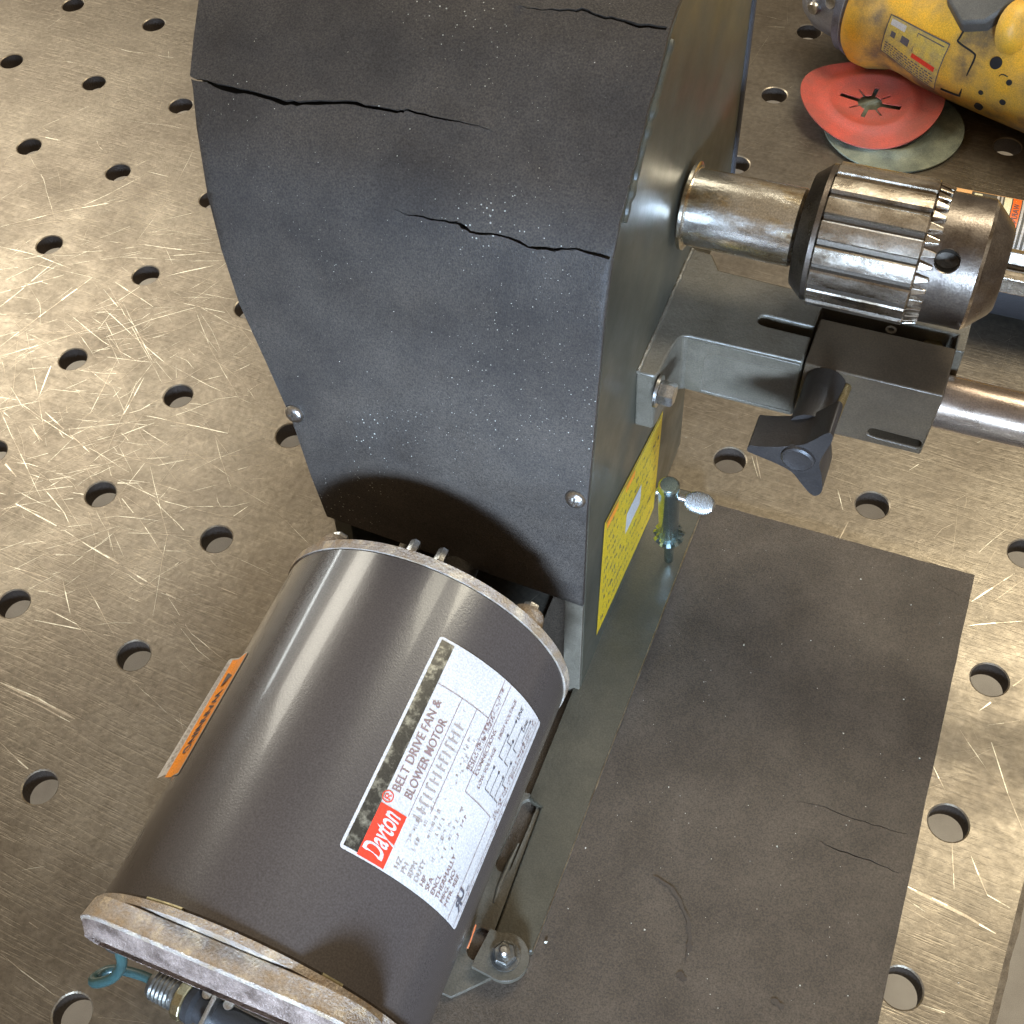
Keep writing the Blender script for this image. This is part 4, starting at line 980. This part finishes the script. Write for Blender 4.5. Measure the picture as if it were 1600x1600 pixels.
disc('sanding_disc', 'grey-green fibre disc lying underneath the red one, partly covered', (.694, .0235), .0440, M['discgreen'], .002, False, .0018)
disc('sanding_disc', 'warped red fibre disc with star-shaped centre slots on top of a grey-green one', (.6755, .0385), .0455, M['discred'], .0085, True, .0062, R(-5))

# ------------------------------------------------------------------ yellow power tool, top right
A0 = bp((1318, 98), 2, .012); A1 = bp((1600, 218), 2, .012); ad = Vector((A1.x - A0.x, A1.y - A0.y, 0)).normalized(); an = Vector((-ad.y, ad.x, 0))
TR_ = .044
ax0 = Vector((A0.x, A0.y, 0)) + an * (TR_ * .80); ax0.z = TR_
tl = Th('angle_grinder', 'grimy yellow corded power tool lying at the back of the table behind the discs', 'power tool', (ax0.x, ax0.y, 0))
def tool_hit(px, r=TR_, k=0.0):
    d = ray(px); o = CM - ax0; dp = d - ad * d.dot(ad); op_ = o - ad * o.dot(ad); a = dp.dot(dp); b = dp.dot(op_); c = op_.dot(op_) - (r + k) ** 2; disc_ = max(0, b * b - a * c)
    return CM + d * ((-b - math.sqrt(disc_)) / a)
bm = nb(); KQ = TR_ / .034
prof = [(-.004, .024), (-.002, .033), (.002, .0352), (.012, .0352), (.018, .0335), (.026, .0310), (.034, .0312), (.050, .0330), (.070, .0340), (.13, .0342), (.16, .0335), (.20, .031), (.24, .028), (.26, .024)]
prof = [(a_, b_ * KQ) for a_, b_ in prof]
lathe(bm, ax0, ad, prof, 72, shape=lambda a, i: 1 + .02 * math.cos(4 * a)); body = finish('tool_body', bm, M['tool'], tl, smooth=50)
bm = nb(); lathe(bm, ax0 + ad * -.012, ad, [(0, .030 * KQ), (.001, .0315 * KQ), (.006, .0315 * KQ), (.0075, .0325 * KQ), (.0085, .031 * KQ)], 64); finish('gear_case_collar', bm, M['toolgrey'], tl, smooth=30)
bm = nb(); lathe(bm, ax0 + ad * -.048, ad, [(0, .012 * KQ), (.006, .022 * KQ), (.016, .0262 * KQ), (.032, .0275 * KQ), (.036, .029 * KQ)], 64); gc = finish('gear_case', bm, M['toolgrey'], tl, smooth=40)
for px in ((1272, 12), (1300, 3)):
    q = tool_hit(px, .027 * KQ); u = (q - ax0); u = (u - ad * u.dot(ad)).normalized(); bm = nb(); lathe(bm, q - u * .002, u, [(0, .0045), (.003, .0045), (.0045, .0036), (.0040, .002)], 24); finish('case_screw', bm, M['zinc'], tl, gc)
def tool_patch(name, quad, m, k=.0004, inner=None, parent=body, nx=10, ny=6):
    """patch on the round body: quad of photo points -> (t, angle) coordinates"""
    def ta(px):
        q = tool_hit(px); o = q - ax0; t = o.dot(ad); o -= ad * t; return t, math.atan2(o.z, o.dot(an)) % (2 * PI)
    c = [ta(p) for p in quad]
    def fm(u, v, kk=k):
        t = (c[0][0] * (1 - u) + c[1][0] * u) * (1 - v) + (c[3][0] * (1 - u) + c[2][0] * u) * v
        a = (c[0][1] * (1 - u) + c[1][1] * u) * (1 - v) + (c[3][1] * (1 - u) + c[2][1] * u) * v
        # radius of the body at t
        r = next(((p0[1] + (p1[1] - p0[1]) * (t - p0[0]) / (p1[0] - p0[0])) for p0, p1 in zip(prof[:-1], prof[1:]) if p0[0] <= t <= p1[0]), TR_) * (1 + .02)
        return ax0 + ad * t + an * ((r + kk) * math.cos(a)) + Vector((0, 0, (r + kk) * math.sin(a)))
    bm = nb(); put_quad(bm, fm, 0, 1, 0, 1, 0, nx, ny)
    if inner: inner(bm, fm)
    return finish(name, bm, m, tl, parent, smooth=0)
def plate_ink(bm, fm):
    r2 = random.Random(9)
    f2 = lambda u, v: fm(u, v, .0007)
    for (a, b, c_, d_) in ((0, 1, 0, .025), (0, 1, .975, 1), (0, .015, 0, 1), (.985, 1, 0, 1)): put_quad(bm, f2, a, b, c_, d_, 1, 8, 4)
    put_quad(bm, f2, .52, .92, .50, .60, 2, 4, 1); put_quad(bm, f2, .05, .30, .08, .22, 3, 3, 2)
    for k in range(5):
        x = .05
        while x < .9:
            w = r2.uniform(.02, .07); put_quad(bm, f2, x, x + w, .66 + .065 * k, .69 + .065 * k, 1, 1, 1); x += w + .02
    put_quad(bm, f2, .5, .94, .08, .10, 1, 4, 1); put_quad(bm, f2, .5, .51, .08, .48, 1); put_quad(bm, f2, .10, .18, .34, .48, 1, 2, 2); put_quad(bm, f2, .28, .42, .30, .46, 1, 2, 2)
tool_patch('rating_plate', [(1390, 22), (1487, 68), (1462, 138), (1372, 82)], [M['toolpale'], M['ink'], M['red'], M['paper']], inner=plate_ink)
def seam(pts, w=.0006, name='seam_line', m=None, r=TR_ * 1.012):
    bm = nb(); tube(bm, spline([tool_hit(p, r) for p in pts], 5), w, 8); finish(name, bm, m or M['inside'], tl, body)
seam([(1517, 30), (1500, 58), (1498, 66), (1520, 82), (1523, 90), (1512, 115), (1500, 146), (1496, 149), (1470, 139)])
seam([(1575, 120), (1562, 118), (1550, 150)], .0004); 
for px, r in (((1557, 98), .0036), ((1530, 165), .0028), ((1534, 143), .0016), ((1578, 128), .0018), ((1568, 158), .0020)):
    q = tool_hit(px, TR_ * 1.0); u = (q - ax0); u = (u - ad * u.dot(ad)).normalized(); bm = nb(); lathe(bm, q - u * .001, u, [(0, r), (.0024, r), (.0026, r * .8), (.0024, r * .2)], 20); finish('screw_recess', bm, M['inside'], tl, body)
bm = nb(); q = tool_hit((1520, 8), TR_); u = (q - ax0); u = (u - ad * u.dot(ad)).normalized(); w = ad.cross(u)
pr = [(-.022, .020), (-.016, -.004), (.002, -.016), (.016, -.010), (.030, .012), (.034, .040), (-.024, .040)]
sgn = 1 if (w.z > 0) else -1
A = [bm.verts.new(q + ad * a_ + w * (sgn * b_) - u * .004) for a_, b_ in pr]; B = [bm.verts.new(q + ad * a_ * .9 + w * (sgn * b_) * .9 + u * .008) for a_, b_ in pr]
for j in range(7): bm.faces.new((A[j], A[(j + 1) % 7], B[(j + 1) % 7], B[j]))
bm.faces.new(B); bm.faces.new(A[::-1]); finish('rubber_grip', bm, M['toolblack'], tl, smooth=30, bevel=.002)
bm = nb(); q = tool_hit((1598, 45), TR_); u = (q - ax0).normalized(); lathe(bm, q - u * .006, u, [(0, .016), (.006, .015), (.010, .011), (.011, .004)], 32); finish('brush_cap_boss', bm, M['tool'], tl, smooth=50)

# ------------------------------------------------------------------ dark tool with warning label behind the chuck
dr = .0310
dk = Th('cordless_tool', 'dark grey round tool with orange warning label, half hidden behind the drill chuck', 'power tool', (.80, -.110, 0))
dax = Vector((.7385, -.110, dr))
bm = nb(); lathe(bm, dax, SX, [(0, dr - .004), (.003, dr), (.13, dr), (.132, dr - .003)], 80); db = finish('tool_barrel', bm, M['darktool'], dk, smooth=25)
def fdk(x, a, k=.0003): return Vector((x, dax.y + (dr + k) * math.cos(a), dr + (dr + k) * math.sin(a)))
def dhit(px):
    d = ray(px); e0, e1 = CM.y - dax.y, CM.z - dr; A = d.y ** 2 + d.z ** 2; B = e0 * d.y + e1 * d.z; C = e0 ** 2 + e1 ** 2 - dr ** 2
    q = CM + d * ((-B - math.sqrt(max(0, B * B - A * C))) / A); return q.x, math.atan2(q.z - dr, q.y - dax.y) % (2 * PI)
aT = R(46); aB = dhit((1592, 392))[1]; X_ = lambda x, y=345: dhit((x, y))[0]
bm = nb()
fq = lambda k: (lambda x, a: fdk(x, a, k))
put_quad(bm, fq(.0003), .7420, .862, aT, aB, 5, 10, 24)
put_quad(bm, fq(.0004), .7420, .862, aT, R(58), 1, 8, 8)
put_quad(bm, fq(.0005), .7425, X_(1516, 312), R(58), R(80), 1, 3, 8); put_quad(bm, fq(.0005), X_(1519, 318), X_(1532, 318), R(66), R(80), 0, 3, 6)
put_quad(bm, fq(.0005), X_(1549), X_(1553), R(60), aB, 3, 2, 16); put_quad(bm, fq(.0005), X_(1556), X_(1559), R(60), aB, 3, 2, 16)
put_quad(bm, fq(.0005), X_(1562), X_(1574), R(60), aB, 0, 3, 16); put_quad(bm, fq(.0005), X_(1576), X_(1590), R(58), aB, 2, 3, 16)
x_ = X_(1588)
put_text(bm, 'WARNING', .0050, lambda x, y: fdk(x_ - y * .9, R(76) + x / dr, .0007), 0, 0, 4)
for k in range(14): put_quad(bm, fq(.0005), X_(1592) + .0026 * k, X_(1592) + .0012 + .0026 * k, R(60), aB, 3, 1, 16)
finish('warning_label', bm, [M['cream'], M['peach'], M['orangered'], M['paper'], M['ink'], M['toolblack']], dk, db, smooth=0)

# ------------------------------------------------------------------ loose chips and grit
bm = nb(); r2 = random.Random(21)
def chip(bm, p, s):
    a = r2.uniform(0, PI); vs = [bm.verts.new(Vector(p) + Vector((math.cos(a + k * PI / 2) * s * r2.uniform(.4, 1), math.sin(a + k * PI / 2) * s * r2.uniform(.4, 1), (0 if k % 2 else s * .5)))) for k in range(4)]
    tp = bm.verts.new(Vector(p) + Vector((0, 0, s * .8)))
    for k in range(4): bm.faces.new((vs[k], vs[(k + 1) % 4], tp))
    bm.faces.new(vs[::-1])
for px, s in (((853, 1472), .0010), ((1412, 1093), .0007), ((1437, 1185), .0006), ((1162, 1008), .0008), ((915, 1325), .0006), ((1007, 1453), .0006), ((1214, 1323), .0008), ((1045, 1230), .0005), ((1267, 1001), .0005), ((1345, 905), .0005), ((1318, 1146), .0007), ((888, 1420), .0005), ((1250, 1540), .0005)):
    chip(bm, bp(px, 2, .0034), s)
for k in range(150): chip(bm, (r2.uniform(.67, .795), r2.uniform(-.6, -.31), .0033), r2.uniform(.00012, .00035))
for k in range(240):
    p = Vector((r2.uniform(0, .85), r2.uniform(-.6, .3), .0001)); 
    if not in_hole(W(p)): chip(bm, p, r2.uniform(.0001, .00035))
gr = finish('metal_grit', bm, M['chip'], None, smooth=0)
gr.rotation_euler = (0, 0, TH); gr['kind'] = 'stuff'; gr['label'] = 'pale metal chips and grit scattered over the table and rubber sheet'; gr['category'] = 'grit'
bm = nb()
for k in range(260):
    px = (r2.gauss(800, 75), r2.gauss(560, 90)) if r2.random() < .7 else (r2.uniform(360, 940), r2.uniform(60, 740))
    try: q = on_cover(px)
    except Exception: continue
    if not inside(q, outer): continue
    s = r2.uniform(.00008, .00032); chip(bm, cov(q, CT + .00002), s)
finish('paint_flecks', bm, M['chip'], mc, cover, smooth=0)['kind'] = 'stuff'
